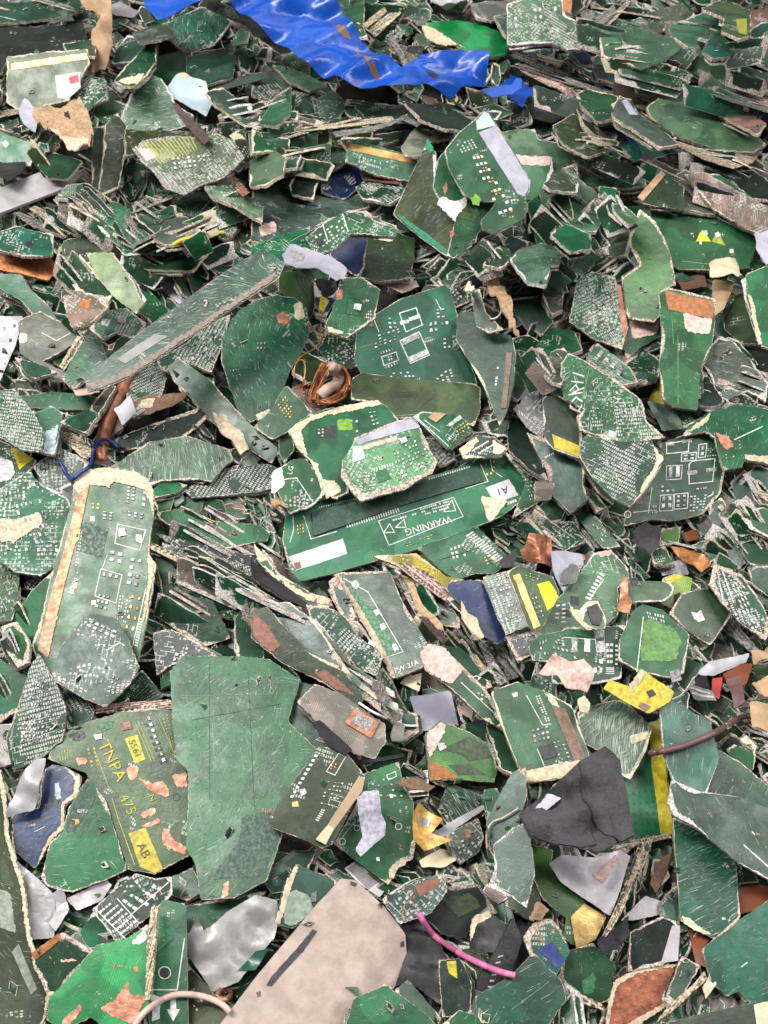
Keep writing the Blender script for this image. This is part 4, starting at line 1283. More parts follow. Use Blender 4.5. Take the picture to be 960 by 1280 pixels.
2|o s2 a0 e0|14,300|olive green board with dark track lines behind the oval board|88,62 170,62 222,120 227,172 195,237 180,190 130,150 88,130|L k .8:150,70 160,110 195,150|L k .8:165,66 172,105 208,145|L k .8:180,80 186,104 215,140
3|@plastic_sheet:plastic sheet:plastic lav c1.4||pale lavender sheet scrap behind the olive board with tracks|98,20 130,-5 210,20 270,50 342,80 302,142 220,92 110,62|P grey bare_patch:130,10 180,25 175,50 130,45
2|n s2 a0||navy strip with yellow edge beside the lavender sheet scrap|218,90 250,160 302,150 260,222 228,182|P yel printed_patch:243,148 275,168 252,212 233,202
3|g s4 a2 e0|12,290|green board with orange spot and a boxed white chip|262,262 300,180 320,80 402,85 462,125 442,232 382,272 340,302 278,282|P ored copper_patch copper .3:300,128 326,122 322,160 304,162|L k .9 c:345,155 410,165 398,225 335,215|P wsil chip solder 1:368,178 396,182 392,205 366,200|P beige bare_patch fluff .3:270,265 330,285 325,297 275,285
2|d s4 a5 e0||green board with a bank of white pads below the orange-spotted board|238,352 270,290 360,290 387,330 382,412 330,422 268,392|Q wsil solder_dot solder 5 4 .6 .5 .85:285,350 350,335 380,370 330,415
2|@torn_fibre:torn laminate:fluff pinkw c2.8||pinkish white crumbled laminate above the chip outline board|458,122 540,88 592,110 612,152 540,172 460,152
T 420 340 4
3|t s3 a1 e0 q2 r5|12,285|large teal-green board printed with chip outlines and two solder bars|108,300 180,230 320,140 562,64 602,220 602,280 642,360 702,562 602,547 380,532 200,537 130,502 98,430|L wsil 1.1 c:317,207 400,180 432,265 350,300|L wsil 1.4 c:320,345 415,300 467,415 372,457|P sil solder_bar solder .7:326,346 410,308 420,330 336,368|P sil solder_bar solder .7:354,430 450,388 462,410 366,455|P wsil solder_bar solder .4:318,248 362,238 366,256 322,264|P wsil solder_bar solder .4:362,230 418,212 424,230 368,248|Q wsil solder_dot solder 6 4 .55 .5 .75:180,320 320,280 330,330 190,390|Q wsil solder_dot solder 5 1 .5 .8 1:215,400 285,378 290,394 220,416|Q wsil solder_dot solder 5 1 .5 .8 1:240,475 310,445 316,462 246,490|L wsil 1.0 c:228,425 300,400 314,440 240,468|Q wsil printed_marking print 2 2 .5 .5 1:255,420 280,412 286,440 262,448|Q wsil solder_dot solder 2 3 .6 .5 .8:255,225 300,225 310,290 260,290|Q wsil solder_dot solder 2 2 .6 .6 .9:460,250 510,240 515,300 465,310|Q wsil solder_dot solder 2 2 .6 .6 .9:520,250 565,240 570,300 525,300|Q wsil solder_dot solder 2 3 .6 .5 .8:495,185 545,175 550,235 500,235|Q wsil solder_dot solder 3 3 .6 .5 .8:530,330 600,310 600,380 535,390|Q wsil printed_marking print 4 4 .5 .5 .7:490,510 580,480 600,540 500,550|Q wsil printed_marking print 9 2 .6 .4 .5:230,505 380,490 400,530 230,530|L orange .8:120,380 180,360|L wsil .9:190,240 215,300|L wsil .9:500,140 525,190
2|d s3 a1|12,300|dark teal board lying under the far side of the chip outline board|600,392 662,400 722,500 782,662 720,692 715,602 690,540
3|o s3 a0 e0 q1.6 r3|10,290|olive-green rectangular board with dark track lines under the chip outlines board|88,532 130,508 380,545 692,562 717,582 717,682 690,765 560,705 450,725 300,725 210,652 78,632|L k .9:300,690 270,640 280,605 400,600 430,570|L k .9:315,690 285,640 290,615 405,610 440,580|L k .9:330,690 300,640 300,625 410,620|L k .8:420,680 490,620|L lgreen .8:300,720 520,705 660,745
4|b s2 a3 q1.2 r2|12,270|bright green board corner with gold pads and a tan component|388,722 430,702 560,720 600,708 682,792 560,882 440,762|P wsil chip solder 1:550,772 618,718 632,734 570,776|P tan component paper 1.5:458,732 488,705 550,714 500,756|Q gold solder_dot gold 5 4 .5 .5 .9:590,780 650,740 680,800 615,840|X wsil 6 40:572,832 1833|L wsil 1:400,725 560,870|L wsil .8:440,740 520,800
3|d s4 a1 e1 r5 q2|14,240|tall dark green board with cream torn side and a brown strip|608,222 640,198 702,208 722,290 872,320 892,402 882,562 842,702 822,765 760,602 690,472 606,340|P brown brown_strip print .8:852,402 882,400 852,680 826,682|Q wsil printed_marking print 1 6 .5 .6 .8:800,470 820,470 808,570 788,570
4|@torn_fibre:torn laminate:fluff cream c2.4||yellow cream fibre tuft on top of the tall dark board with brown strip|634,140 660,108 692,150 682,202 638,202
3|G s4 a1 e0 r5 h3|24,220|green board with bright broken edge wedged behind the tan fibre strand|678,100 712,88 742,200 832,290 762,302 708,270
5|@torn_fibre:torn laminate:fluff tan c2.2 h1.5||tan torn fibre strand hanging over the tall dark board|722,-5 762,58 802,100 862,220 882,302 892,402 860,382 848,290 800,212 748,120
5|@tube_wire:wire:wire white|1.2|thin white wire loop round the tan fibre strand|768,235 795,232 820,210 828,175 815,140 790,105 770,90
T 320 320 3
3|g s3 a2 q1.5|10,300|green board with a grid of gold pads beside the copper coil|-5,642 55,585 110,490 162,540 212,592 150,640 60,685|Q gold solder_dot gold 4 6 .55 .5 .95:78,560 112,522 152,590 118,622
2|O s3 a1||olive-green scrap behind the loose copper wire|138,432 180,360 262,400 272,442 200,472|L lgreen .7:180,440 180,390
2|P s5 a2||grey-pink board end under the copper coil|128,500 182,470 230,500 262,560 212,595 190,572
T 340 490 2.667
4|green s2 a0 e1 r4|10,290|green board with thick cream yellow torn rim beside the copper coil|58,130 100,95 180,60 350,30 382,50 422,95 300,150 270,190 242,260 252,332 215,352 170,332 140,232 120,215 88,182|P cream torn_edge fluff .7:58,130 110,90 200,56 350,28 368,42 250,66 180,78 120,104 98,128 105,165 118,215 88,182|P cream torn_edge fluff .7:120,225 150,238 168,290 215,300 232,332 185,357 160,320 140,260|Q wsil solder_dot solder 2 4 .6 .4 .9:320,65 345,60 360,110 335,118|Q wsil solder_dot solder 2 3 .6 .6 .8:150,122 175,120 175,152 150,155|P lime solder_mask_patch:215,95 265,90 270,125 220,128|Q wsil solder_dot solder 3 3 .5 .5 .7:240,95 290,90 290,140 250,140|P k solder_mask_patch:170,120 215,110 215,150 175,155
5|lgreen s4 a5 e0 r7|10,280|bright rounded populated board with a lavender strip lying on the connector board|238,232 265,190 277,158 370,118 462,84 482,100 522,190 547,232 532,267 482,292 440,322 360,342 298,362 263,322 234,282|P lav printed_stripe paper .5:275,162 462,86 492,118 330,162 290,178|P paleb printed_stripe paper .5:268,182 300,180 312,222 268,238|P pinkw bare_patch print .4:300,180 415,145 420,158 305,195|Q wsil solder_dot solder 10 8 .6 .6 .62:400,190 500,150 535,240 420,300|Q wsil solder_dot solder 6 6 .5 .5 .55:290,270 345,260 345,330 300,335|Q wsil printed_marking print 8 1 .4 .8 1:335,255 405,235 408,246 338,266|P green chip print 1:345,268 382,256 396,290 356,304|P wsil solder_dot solder 1.2:425,158 445,150 452,165 432,175
3|wgreen s2 a1 q1.4 r2|9,275|long green connector board printed WARNING with two white stickers|38,490 44,450 48,400 130,375 260,340 480,300 640,250 782,200 862,280 832,360 762,412 690,442 600,482 480,522 300,572 200,602 95,627 62,590|P dgreen connector_slot print 2:132,405 262,374 470,312 680,250 702,300 430,382 140,482|Q wsil printed_marking print 22 1 .45 .9 1:245,435 420,378 428,400 248,455|Q wsil printed_marking print 26 1 .5 .7 .9:155,382 340,338 342,345 156,390|Q wsil printed_marking print 18 1 .5 .7 .9:520,288 660,245 662,252 522,296|P white sticker paper .4:54,550 236,489 252,540 80,596|Q mauve printed_marking print 8 1 .6 .6 .8:68,558 120,544 122,552 70,566|Q dk printed_marking print 9 1 .7 .8 .9:138,548 172,537 175,552 141,562|Q mauve printed_marking print 12 1 .6 .5 .8:178,540 236,522 238,530 180,548|P redbr printed_patch print .5:72,572 92,566 98,588 78,594|P white sticker paper .4:712,320 790,290 822,345 745,372|X dk 13 196:767,330 A1|L wsil 1.0 c:355,430 605,352 637,415 390,512|X wsil 12.5 197:520,446 WARNING|Q wsil printed_marking print 14 3 .7 .5 .8:490,388 590,360 598,388 505,415|Q wsil printed_marking print 10 1 .7 .7 .8:400,425 480,402 483,410 403,432|L wsil 1 c:372,470 392,440 408,468|L wsil 1 c:412,452 440,425 446,452|L wsil 1 c:572,400 600,360 612,396|L wsil .9:105,412 130,490 215,465|L wsil .9:695,240 720,298 645,322|L wsil .9:70,412 72,460 60,500|Q gold solder_dot gold 3 3 .5 .5 .8:705,235 745,222 750,275 712,285|Q gold solder_dot gold 3 4 .5 .5 .8:80,430 105,425 110,470 82,478|Q gold solder_dot gold 10 2 .5 .4 .8:440,505 560,465 565,480 445,520|Q green printed_marking print 30 1 .4 1 1:160,500 340,440 365,500 230,545|Q wsil printed_marking print 7 1 .7 .8 .9:775,370 830,352 833,362 778,380|L wsil .9:728,226 735,262 765,282
3|green s3 a2 e3 r5|10,290|green scrap with two white letters and a white triangle outline|18,260 70,230 112,225 152,290 172,342 130,377 60,402 48,380 22,330|X wsil 9 80:62,262 LG|L wsil 1:35,292 82,287 135,365|P wsil bare_patch print .5:-2,270 30,250 42,310 0,342|Q wsil solder_dot solder 2 3 .6 .5 .8:75,335 105,330 110,365 80,368
3|G s5 a6 e3||grey-green populated board tucked behind the lavender-striped board|523,170 560,148 602,190 607,222 560,242 528,212|Q wsil solder_dot solder 4 4 .5 .5 .6:535,175 580,165 590,215 545,225
3|g s4 a6 e0|10,290|greyish populated board under the far end of the connector board|778,198 822,230 902,300 932,332 872,372 802,422 840,330 850,290|Q wsil solder_dot solder 6 6 .5 .4 .7:800,240 890,300 860,370 850,310
4|G s5 a3 e1 r9|10,280|cream-rimmed grey striped board touching the connector board's far corner|628,190 682,148 742,153 782,190 762,212 638,217|P cream torn_edge fluff .6:628,190 682,150 690,160 650,205 636,214|P cream torn_edge fluff .6:735,160 780,188 762,210 735,205|L wsil 1.6:670,195 720,165|L wsil 1.6:690,205 740,175|L dk 1.6:680,200 730,170
4|@torn_fibre:torn laminate:fluff cream c2.8||cream laminate tuft at the near edge of the connector board|688,452 730,420 782,418 772,460 722,492
4|P s5 a1 e0||small pinkish beige board corner at the connector board's far end|878,300 940,308 932,346 880,352
2|green s4 a2 e0|10,280|green board with a row of pin marks and gold dots under the connector board|488,520 600,480 680,452 792,560 740,602 680,602 620,622 568,592|Q wsil printed_marking print 1 14 .8 .5 1:640,480 670,462 775,552 745,572|Q gold solder_dot gold 3 3 .6 .6 .9:700,550 735,535 755,565 715,580|L dk 1:560,560 690,520|Q wsil printed_marking print 4 3 .5 .5 .6:590,520 640,500 650,550 600,560
1|olv s3 a3 e0||olive-yellow populated board just under the near edge of the connector board|338,562 480,520 560,590 642,632 560,642 440,592|Q gold solder_dot gold 5 3 .4 .4 .7:470,560 560,600 540,625 450,580
4|@torn_fibre:torn laminate:fluff tan c2.6||tan lump at the left corner of the connector board|3,412 40,400 62,430 32,457 8,442
2|l s4 a1 e3||whitish teal chip of board beside the white-lettered green scrap|25,162 60,140 72,190 42,232 28,202
2|g s4 a1||green board piece just beyond the connector board's far end|838,412 960,342 985,380 960,425 898,432
T 640 320 3
3|l s6 a1 e3 r7||pale teal dusty board with bright rim above the teal wedge near the pinkish pads|-5,12 40,-22 110,-45 190,-25 172,30 142,32 122,112 60,97
2|G s6 a1 e0 r6||grey-green bent board beside the dull populated board|128,42 150,30 192,90 182,202 150,217 118,150
2|t s5 a0 r3 q1.5|14,220|teal-green tilted rectangle board near the tan fibre strand|8,202 60,120 112,170 152,242 110,302
3|@board_strip:board strip:fluff grey c.6||pale narrow edge strip beside the dull populated board|178,252 238,62 272,45 232,182 210,232
3|g s6 a6 e0 r5|12,280|dull grey populated board with pinkish copper side|218,242 250,90 300,60 382,80 412,182 432,262 412,347 300,302|Q sil solder_dot solder 7 8 .6 .45 .6:255,100 380,95 410,290 260,260|P ored copper_patch copper .3:395,110 408,110 432,260 422,330
2|green s4 a1 e0|12,290|green board with a copper-pink torn end below the light olive board|428,232 562,218 552,300 490,332 430,382 418,322|P pinkw copper_patch fluff .5:440,240 552,220 542,292 450,312|P ored copper_patch copper .6:500,230 548,224 542,262 500,262
4|green s5 a1 e0 r5 q1.8 h3|12,270|tall green board with orange top band and white torn patch|553,140 580,118 762,165 757,250 747,330 702,420 692,577 610,562 568,532 558,402 568,282|P orange printed_patch print .4:572,128 758,172 752,237 588,202|P pinkw bare_patch print .4:640,213 748,240 738,297 650,282|L lgreen .9:622,300 622,555|L lgreen .8:600,240 605,330
3|@plastic_plate:plastic scrap:plastic brown c1||brown dusty scrap right behind the orange-topped board|618,85 722,60 732,112 640,127
3|@cardboard_scrap:cardboard scrap:paper cream c2||cream-tan cardboard lump above the orange-topped board|723,62 820,45 857,112 822,132 728,112
2|@cardboard_scrap:cardboard scrap:paper tan c1.6||tan cardboard scrap beside the orange-topped board|748,130 832,138 792,232 760,252 748,182
2|O s3 a2|16,180|dark olive board with cream far edge near the right border|793,232 850,145 892,148 932,332 860,325 800,272
3|green s5 a0 e1 r4|12,200|bright green board at the right border with a cream edge line|890,150 880,70 985,25 985,352 940,335|P cream torn_edge fluff .5:885,148 902,152 938,335 920,332
3|G s6 a0 e3 r5 h3|11,260|grey-green notched board with pale broken rim near the right border|703,382 780,305 822,320 902,402 958,482 952,542 882,502 792,542 740,432
1|k s3 e0 r8||dark board with pale edge behind the grey-green notched board|808,308 985,345 985,440 920,420 850,330
2|k s3||blackish board beneath the grey-green notched board|718,430 792,547 752,562 700,552
2|@plastic_plate:plastic scrap:plastic olv c.8||yellow-olive shard in the dark hollow beside the orange-topped board|508,542 562,448 572,562 530,592|P yel printed_patch print .4:512,540 545,480 545,560 530,575
1|d s4 a3||dark green littered scrap in the hollow beside the orange-topped board|428,402 500,360 562,400 540,460 470,480
2|@paper_sheet:torn paper:paper white c1.5||small white scrap near the yellow-olive shard|438,482 482,473 470,522
1|G s5 a3 e0||pale board sliver across the hollow beside the small white scrap|402,432 500,445 508,462 432,462
4|g s6 a5 e0 r6|12,280|large green board with embossed silvery strokes near one end|188,470 190,402 215,365 290,408 402,480 482,542 502,622 572,682 500,688 420,702 330,672 258,652 248,602 275,572 200,532|L sil 1.8:230,438 268,450|L sil 1.8:225,470 266,475|L sil 1.6:242,480 218,505|L sil 1.6:240,485 250,500|L sil 1.8:268,495 230,512|L sil 1.8:262,512 215,520|L sil 1.8:262,545 240,530 226,545|L sil 1.6:262,560 250,580|L lgreen .9:290,420 265,540|Q sil solder_dot solder 7 5 .5 .3 .6:320,500 420,520 440,600 310,580|P paleb bare_patch print .3:360,655 395,660 392,688 365,680
3|G s5 a3 e0 r7||grey-green rounded board tucked under the embossed-stroke board's end|118,432 150,360 192,348 212,372 182,482 150,470
3|k s4 a4 e2|14,200|dusty black board with small tick marks near the yellow-banded board|8,572 30,540 70,470 112,453 132,512 122,602 112,682 60,642|Q sil printed_marking print 8 1 .3 .7 .9:20,570 100,640 108,655 25,590
4|O s2 a1 e3 r5 q1.8|16,250|dark olive-green board with a bright yellow band|118,542 140,508 182,528 242,582 262,692 252,757 160,722 128,692|P yel printed_patch print .4:150,668 256,714 250,755 160,720
3|teal s4 a0 e0 r6|14,250|dark teal board with beige rim below the yellow-banded board|58,662 120,690 202,740 272,770 262,852 277,912 220,962 160,902 130,802|Q wsil printed_marking print 6 1 .5 .6 .9:115,755 155,735 160,745 120,765
2|k s3||black board edge between the dusty tick-marked and greyish boards|-12,602 50,650 132,842 60,790 -12,725
4|d s5 a5 e1 r5|16,200|curved dark populated board with a cream yellow torn side|260,690 282,677 420,700 500,690 562,740 552,792 492,882 440,935 380,902 300,822 258,752|P cream torn_edge fluff .9:528,712 572,760 552,792 488,892 478,880 530,800 546,768|Q sil solder_dot solder 10 6 .5 .3 .45:300,720 400,740 440,880 330,820
2|t s4 a1 e0 r6||green board edge showing below the curved dark populated board|256,760 300,882 352,942 320,955 268,882
T 780 420 4.923
3|d s2 a1 e0 q2 r5|9,285|dark green board with crisp white component outlines|220,672 380,610 520,600 562,640 592,780 612,830 592,960 522,1042 482,1092 300,1132 180,1122 0,1162 20,1090 110,970 252,740|L wsil 1.1 c:262,665 400,640 395,712 262,725|P wsil solder_dot solder .3:255,655 312,648 308,672 258,676|P wsil solder_dot solder .3:358,638 420,630 418,655 360,660|L wsil 1.1 c:400,790 420,770 560,755 545,895 400,910|P wsil solder_dot solder .3:388,832 452,826 450,850 390,855|P wsil solder_dot solder .3:505,815 570,808 568,832 508,838|Q wsil solder_dot solder 2 1 .6 .9 1:265,800 355,795 350,870 262,876|L wsil .9 c:262,800 358,795 352,880 260,885|Q wsil solder_dot solder 2 2 .6 .7 1:225,980 300,975 300,1062 220,1068|L wsil .9 c:225,980 305,975 300,1072 218,1078|Q wsil solder_dot solder 2 3 .5 .6 1:315,975 392,970 388,1055 312,1060|L wsil .9 c:312,972 395,966 390,1060 308,1066|Q wsil printed_marking print 5 6 .6 .4 .6:405,980 515,970 490,1080 400,1085|Q wsil solder_dot solder 2 2 .6 .6 1:360,730 440,720 438,762 358,770|L wsil .9 c:355,725 445,716 442,765 352,772|L wsil .9 c:460,670 510,662 500,745 456,750|Q wsil solder_dot solder 1 2 .5 .6 1:465,675 505,668 497,742 460,746|Q wsil printed_marking print 4 5 .5 .4 .6:510,690 570,680 570,740 505,745|Q wsil solder_dot solder 3 2 .5 .5 .8:220,915 320,910 318,965 218,970|L wsil 1:172,935 150,1090|L wsil 1:60,1085 200,1070|L wsil 1.2:515,990 545,975 548,960|Q wsil printed_marking print 6 2 .6 .4 .6:180,1030 210,1028 205,1100 170,1105|C wsil 1.2 4:22,1098|P redbr sticker print .4:48,960 105,970 116,1036 44,1030|Q wsil printed_marking print 5 3 .4 .5 .7:58,970 102,975 108,1025 55,1020|Q wsil printed_marking print 9 1 .6 .5 .7:435,935 510,928 512,940 437,948
3|b s5 a1 e0 r6|8,280|bright green board with reddish solder spot and beige rim near the right border|358,612 400,560 542,470 682,428 800,440 905,460 905,792 740,762 722,802 620,822 582,702 562,622 500,582|P ored copper_patch fluff .8:562,602 640,612 672,690 622,712|P beige torn_edge fluff .6:740,735 905,745 905,792 745,765|P beige torn_edge fluff .5:360,612 440,545 535,470 520,520 470,560 400,590|Q gold solder_dot gold 6 6 .4 .4 .4:600,640 740,610 750,740 620,770|L wsil 1.2:680,640 850,560
3|t s5 a0 e3 r6|16,250|teal curved board with white rim at the right border|763,852 812,798 905,822 905,1005 830,932
2|d s4 a1 e3 r7|18,200|dark green board with scalloped white rim near the right border|668,922 720,868 762,922 802,1002 905,1130 905,1250 780,1152 700,1022
3|@board_strip:board strip:fluff beige c.8||upper beige splinter between teal curved board and scalloped board|788,960 830,938 905,985 905,1035
3|@board_strip:board strip:fluff grey c.8||lower grey splinter between teal curved board and scalloped board|766,1000 905,1075 905,1130 830,1062
2|d s3 a0 e1 r6|18,200|narrow dark green board with cream side below the outline-printed board|526,1042 600,1000 652,1100 732,1290 642,1290 578,1142
T 640 320 3
2|@metal_scrap:metal scrap:metal G c1.4||rounded dull grey metal lump in the hollow below the orange-topped board|498,560 600,568 642,652 558,672
1|d s4 a3||dark green scrap in the hollow beside the bright green reddish-spotted board|600,560 690,540 720,600 640,640
1|d s4 a3||dark populated scrap above the embossed-stroke board's rounded end|0,310 60,300 110,330 250,290 260,350 150,350 60,400 0,430
1|g s4 a2 e0 r6||green round-ended board behind the embossed-stroke board|100,330 150,275 230,290 258,350 210,365 120,400
1|d s4 a3||dark green low scrap beside the tall dark board with brown strip|0,350 80,370 130,450 70,470 20,540 0,520
2|l s4 a5.5 e0||pale populated strip behind the embossed-stroke board|280,380 320,330 440,420 470,470 420,480|Q wsil solder_dot solder 8 4 .6 .5 .7:295,385 330,345 430,420 410,455
T 40 570 4.572
3|green s3 a2 e1 r4|9,275|long green board with bright copper strip and cream yellow torn top|240,172 300,90 420,70 560,85 652,130 690,200 692,310 670,430 662,560 702,620 682,760 642,960 602,1160 560,1200 300,1260 120,1290 30,1150 8,1080 60,930 110,700 200,400 238,240|P cream torn_edge fluff 1:240,172 300,88 420,68 560,83 655,128 694,200 694,330 645,190 520,162 470,152 440,185 420,172 330,165 268,222|P cu copper_strip copper .8:262,205 285,178 330,166 290,360 212,640 150,892 95,1150 35,1112 95,850 185,540 245,300|P gold copper_strip gold .9:240,430 280,420 270,480 228,520|P tan bare_patch print 1:100,895 150,890 95,1150 38,1115|P cream torn_edge fluff .6:655,560 702,615 690,700 640,960 630,940 668,700|Q wsil solder_dot solder 2 5 .6 .6 .9:540,170 600,180 590,280 530,270|Q wsil solder_dot solder 1 4 .6 .6 .9:630,190 665,200 650,340 615,320|Q wsil solder_dot solder 3 2 .5 .6 .9:540,310 650,330 640,365 540,345|L wsil 1 c:490,390 650,425 615,540 475,500|P wsil solder_blob solder 1.2:495,420 530,415 542,455 500,462|P wsil solder_blob solder 1.2:598,450 630,455 628,500 596,490|Q wsil solder_dot solder 2 2 .6 .6 1:440,530 530,545 520,630 430,605|Q wsil solder_dot solder 2 4 .6 .5 .9:560,570 640,580 610,760 530,740|L wsil 1 c:395,645 515,680 480,840 360,800|Q wsil solder_dot solder 3 1 .5 .8 1:400,660 505,680 498,705 392,690|Q wsil solder_dot solder 3 3 .6 .5 .9:380,780 450,795 430,890 355,870|Q wsil solder_dot solder 2 3 .6 .5 .9:400,310 470,320 465,375 395,365|Q gold solder_dot gold 2 2 .5 .5 1:335,262 395,270 390,310 335,305|P gold solder_dot gold .4:335,345 358,345 358,372 335,372|P gold solder_dot gold .4:235,728 258,728 258,752 235,752|P gold solder_dot gold .4:220,766 240,766 240,788 220,788|P gold solder_dot gold .4:340,825 364,825 364,850 340,850|Q gold solder_dot gold 2 4 .4 .4 .9:560,770 640,790 590,1020 520,1000|P dgreen printed_patch print .3:290,375 440,415 400,580 250,540|Q wsil printed_marking print 2 14 .5 .4 .6:270,430 290,430 262,700 240,690|Q wsil printed_marking print 1 12 .7 .5 .9:610,920 640,930 605,1110 578,1100|L wsil .9:650,760 575,1090|Q wsil printed_marking print 5 8 .5 .5 .6:500,790 570,800 540,960 480,940|X wsil 9 67:240,745 NNN|L wsil .8:430,570 400,650
T 0 640 3
4|d s4 a4 e0 r4|8,280|dark teal board with a row of pads lying over the copper-strip board's lower end|200,602 230,510 300,422 342,385 432,400 472,462 517,582 482,642 392,727 330,702 208,632|Q wsil solder_dot solder 5 2 .7 .6 1:335,400 445,445 430,480 320,430|Q wsil printed_marking print 3 3 .5 .5 .8:285,575 345,560 350,620 290,630|Q wsil printed_marking print 7 2 .6 .4 .6:220,610 330,670 325,690 215,635|L wsil 1.3:400,518 450,490 465,500|L lgreen .8:455,490 470,545|Q sil solder_dot solder 2 4 .5 .5 .8:420,610 450,620 430,690 400,680
2|b s3 a0 e1|14,250|bright green board end under the copper strip board's long side|50,402 120,300 200,218 165,400 120,502 60,442
2|l s5 a5.5 e0 r5||grey pad-covered board near the left border below the blue wire|-20,190 72,178 62,340 40,402 -20,415|Q sil solder_dot solder 5 6 .6 .4 .6:0,200 60,195 45,380 0,390
2|g s4 a1 e0 r7|14,200|small green leaf-shaped board with beige rim at the left|8,430 60,413 107,490 102,562 70,582 28,522
2|green s3 a1 e0 r7|12,220|green board with beige upper rim at the left border|-20,540 30,575 82,602 112,612 92,722 -20,802
3|d s4 a6 e2 r4|10,280|dark grey board dense with rows of pads near the left border|38,852 80,710 110,602 142,530 202,632 247,742 232,852 150,922 60,962|Q sil solder_dot solder 8 11 .65 .45 .75:130,600 190,640 200,840 70,900|Q sil printed_marking print 4 4 .5 .5 .8:80,790 135,780 135,850 75,850
2|P s5 a2||pinkish beige board corner at the left border|-20,800 52,795 42,942 -20,962
2|d s4 a5 e3||dusty dark green board piece between pad-dense board and yellow-lettered board|243,660 302,670 352,742 332,792 258,812 238,702
1|d s3 a0 r2|10,280|dark board covered with a grid of small white dots|448,692 530,598 607,692 562,717 470,712|Q wsil solder_dot solder 11 8 .4 .4 .97:470,690 530,610 600,690 545,712
2|@board_strip:board strip:fluff pinkw c.8||pinkish beige edge strip lying just above the yellow-lettered board|358,725 480,715 640,703 652,740 480,752 358,757
1|d s3 a1 r2||dark green patch of board below the dark teal board with pad row|330,690 450,640 480,700 400,730
1|green s3 a2||dark green sliver beside the white-dotted grid board|600,560 660,560 640,640 610,660
T 60 860 4.8
4|o s4 a1 e0 r5|9,280|olive board with large yellow letters, yellow AB label and reddish scrapes|5,422 30,350 130,262 270,200 440,150 560,147 770,118 772,302 762,372 842,422 852,622 852,880 872,982 752,1050 640,1112 480,1082 460,1002 400,832 330,672 230,502 150,472 60,442|X yel 21 -63:385,440 TNPA|X olv 18 -63:478,700 475|P yel printed_patch print .3:458,305 535,278 585,430 522,452|X o 12 -66:521,365 5561|P yel printed_patch print .3:482,872 585,838 690,1085 640,1110 555,1075|X k 16 -63:572,975 AB|L olv 1.1:270,345 370,610|L olv 1.1:385,660 420,780 520,1060|L olv .9:525,210 620,440|L olv .9:545,205 640,440|L olv .9:660,170 770,420|Q k printed_marking print 2 8 .5 .5 .9:555,170 620,165 730,450 670,470|Q wsil solder_dot solder 1 8 .5 .6 .9:580,170 620,165 720,440 680,460|Q olv printed_marking print 3 10 .3 .5 .9:670,160 760,150 765,330 740,360|P ored copper_patch copper .3:468,490 500,465 540,475 530,540 495,552|P ored copper_patch copper .3:540,535 620,570 690,550 725,610 720,650 660,640 600,600|P ored copper_patch copper .3:745,520 830,510 832,590 770,590|P ored copper_patch copper .3:545,755 650,710 640,760 580,778|P ored copper_patch copper .3:560,830 660,780 682,800 600,838|P ored copper_patch copper .3:690,850 730,840 740,900 830,960 820,1000 760,980 690,940|P ored copper_patch copper .3:165,425 225,415 232,455 185,468|P redbr component print .8:432,212 495,200 505,245 440,258|P wsil solder_blob solder 1.2:275,285 325,275 325,305 290,312|P green solder_mask_patch:290,230 395,190 390,230 330,265|P k solder_mask_patch:120,280 215,250 225,300 150,320|X olv 11 -63:625,660 N|C dk 1.2 4.5:770,655|Q olv printed_marking print 2 5 .4 .6 .9:225,360 290,350 320,470 250,480|Q olv printed_marking print 4 2 .3 .8 .9:60,380 125,360 130,430 70,440
T 0 0 1
4|green s5 a0 e0 r3 q3|5,270|largest plain green board with fine scratches and a notched lower side|214,840 228,821 300,822 335,825 374,850 358,902 398,940 392,962 340,1020 352,1042 332,1100 292,1121 252,1124 246,1080 234,1060 237,985 236,962 222,950 217,900|L ored 1.2:303,1022 322,1023|X ored 7 -4:336,1014 RURA|P dgreen solder_mask_patch:302,1020 370,1010 345,1030 350,1045 330,1095 262,1100 300,1050|L lgreen .8:266,905 268,950|L lgreen .8:300,930 305,965|P ored copper_patch copper .3:280,1105 286,1100 286,1120 276,1122|L dgreen .8:240,900 350,880|L dgreen .7:262,830 262,1000|L dgreen .7:310,840 318,1010|L lgreen .5:225,870 340,868|Q dgreen drill_hole print 14 18 .10 .10 .5:226,835 340,840 338,1000 250,1085|Q lgreen printed_marking print 7 11 .22 .07 .45:228,840 345,850 330,1000 250,1090|Q lgreen printed_marking print 9 9 .05 .22 .35:232,850 350,860 330,1010 252,1090
2|g s5 a0 e0 r5||green board lying under the largest plain board's upper side|298,772 330,800 372,845 380,860 340,880 300,850|P redbr dark_band print .3:305,778 330,800 345,815 310,800
T 0 640 3
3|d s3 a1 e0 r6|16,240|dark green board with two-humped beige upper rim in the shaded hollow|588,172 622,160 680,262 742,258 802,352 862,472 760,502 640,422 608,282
2|k s3 a6 e0 r8|10,270|dark populated board with beige arched rim below the two-humped one|578,452 640,443 722,480 822,547 700,545 640,572 590,612|Q wsil solder_dot solder 5 3 .5 .5 .5:600,480 760,530 690,550 610,580
3|green s5 a1 e1 r7|8,290|green board with cream rims, top of the layered stack beside the copper-strip board|588,5 700,-12 800,38 962,52 1010,75 1000,100 850,132 700,82 600,25
2|k s3 a6|8,290|dark pad-lined board in the layered stack beside the copper-strip board|580,75 640,98 800,130 900,160 1010,168 985,190 900,195 700,155
2|G s4 a4 e0 r6|8,290|grey-green board strip in the lower layered stack|605,118 780,168 1000,222 1000,245 760,195 620,145
3|@board_strip:board strip:fluff beige c.7 h1.5|8,290|longest beige edge strip, lowest of the layered stack beside the copper-strip board|558,108 700,170 975,292 1130,385 1160,415 1110,405 960,325 800,252 560,135
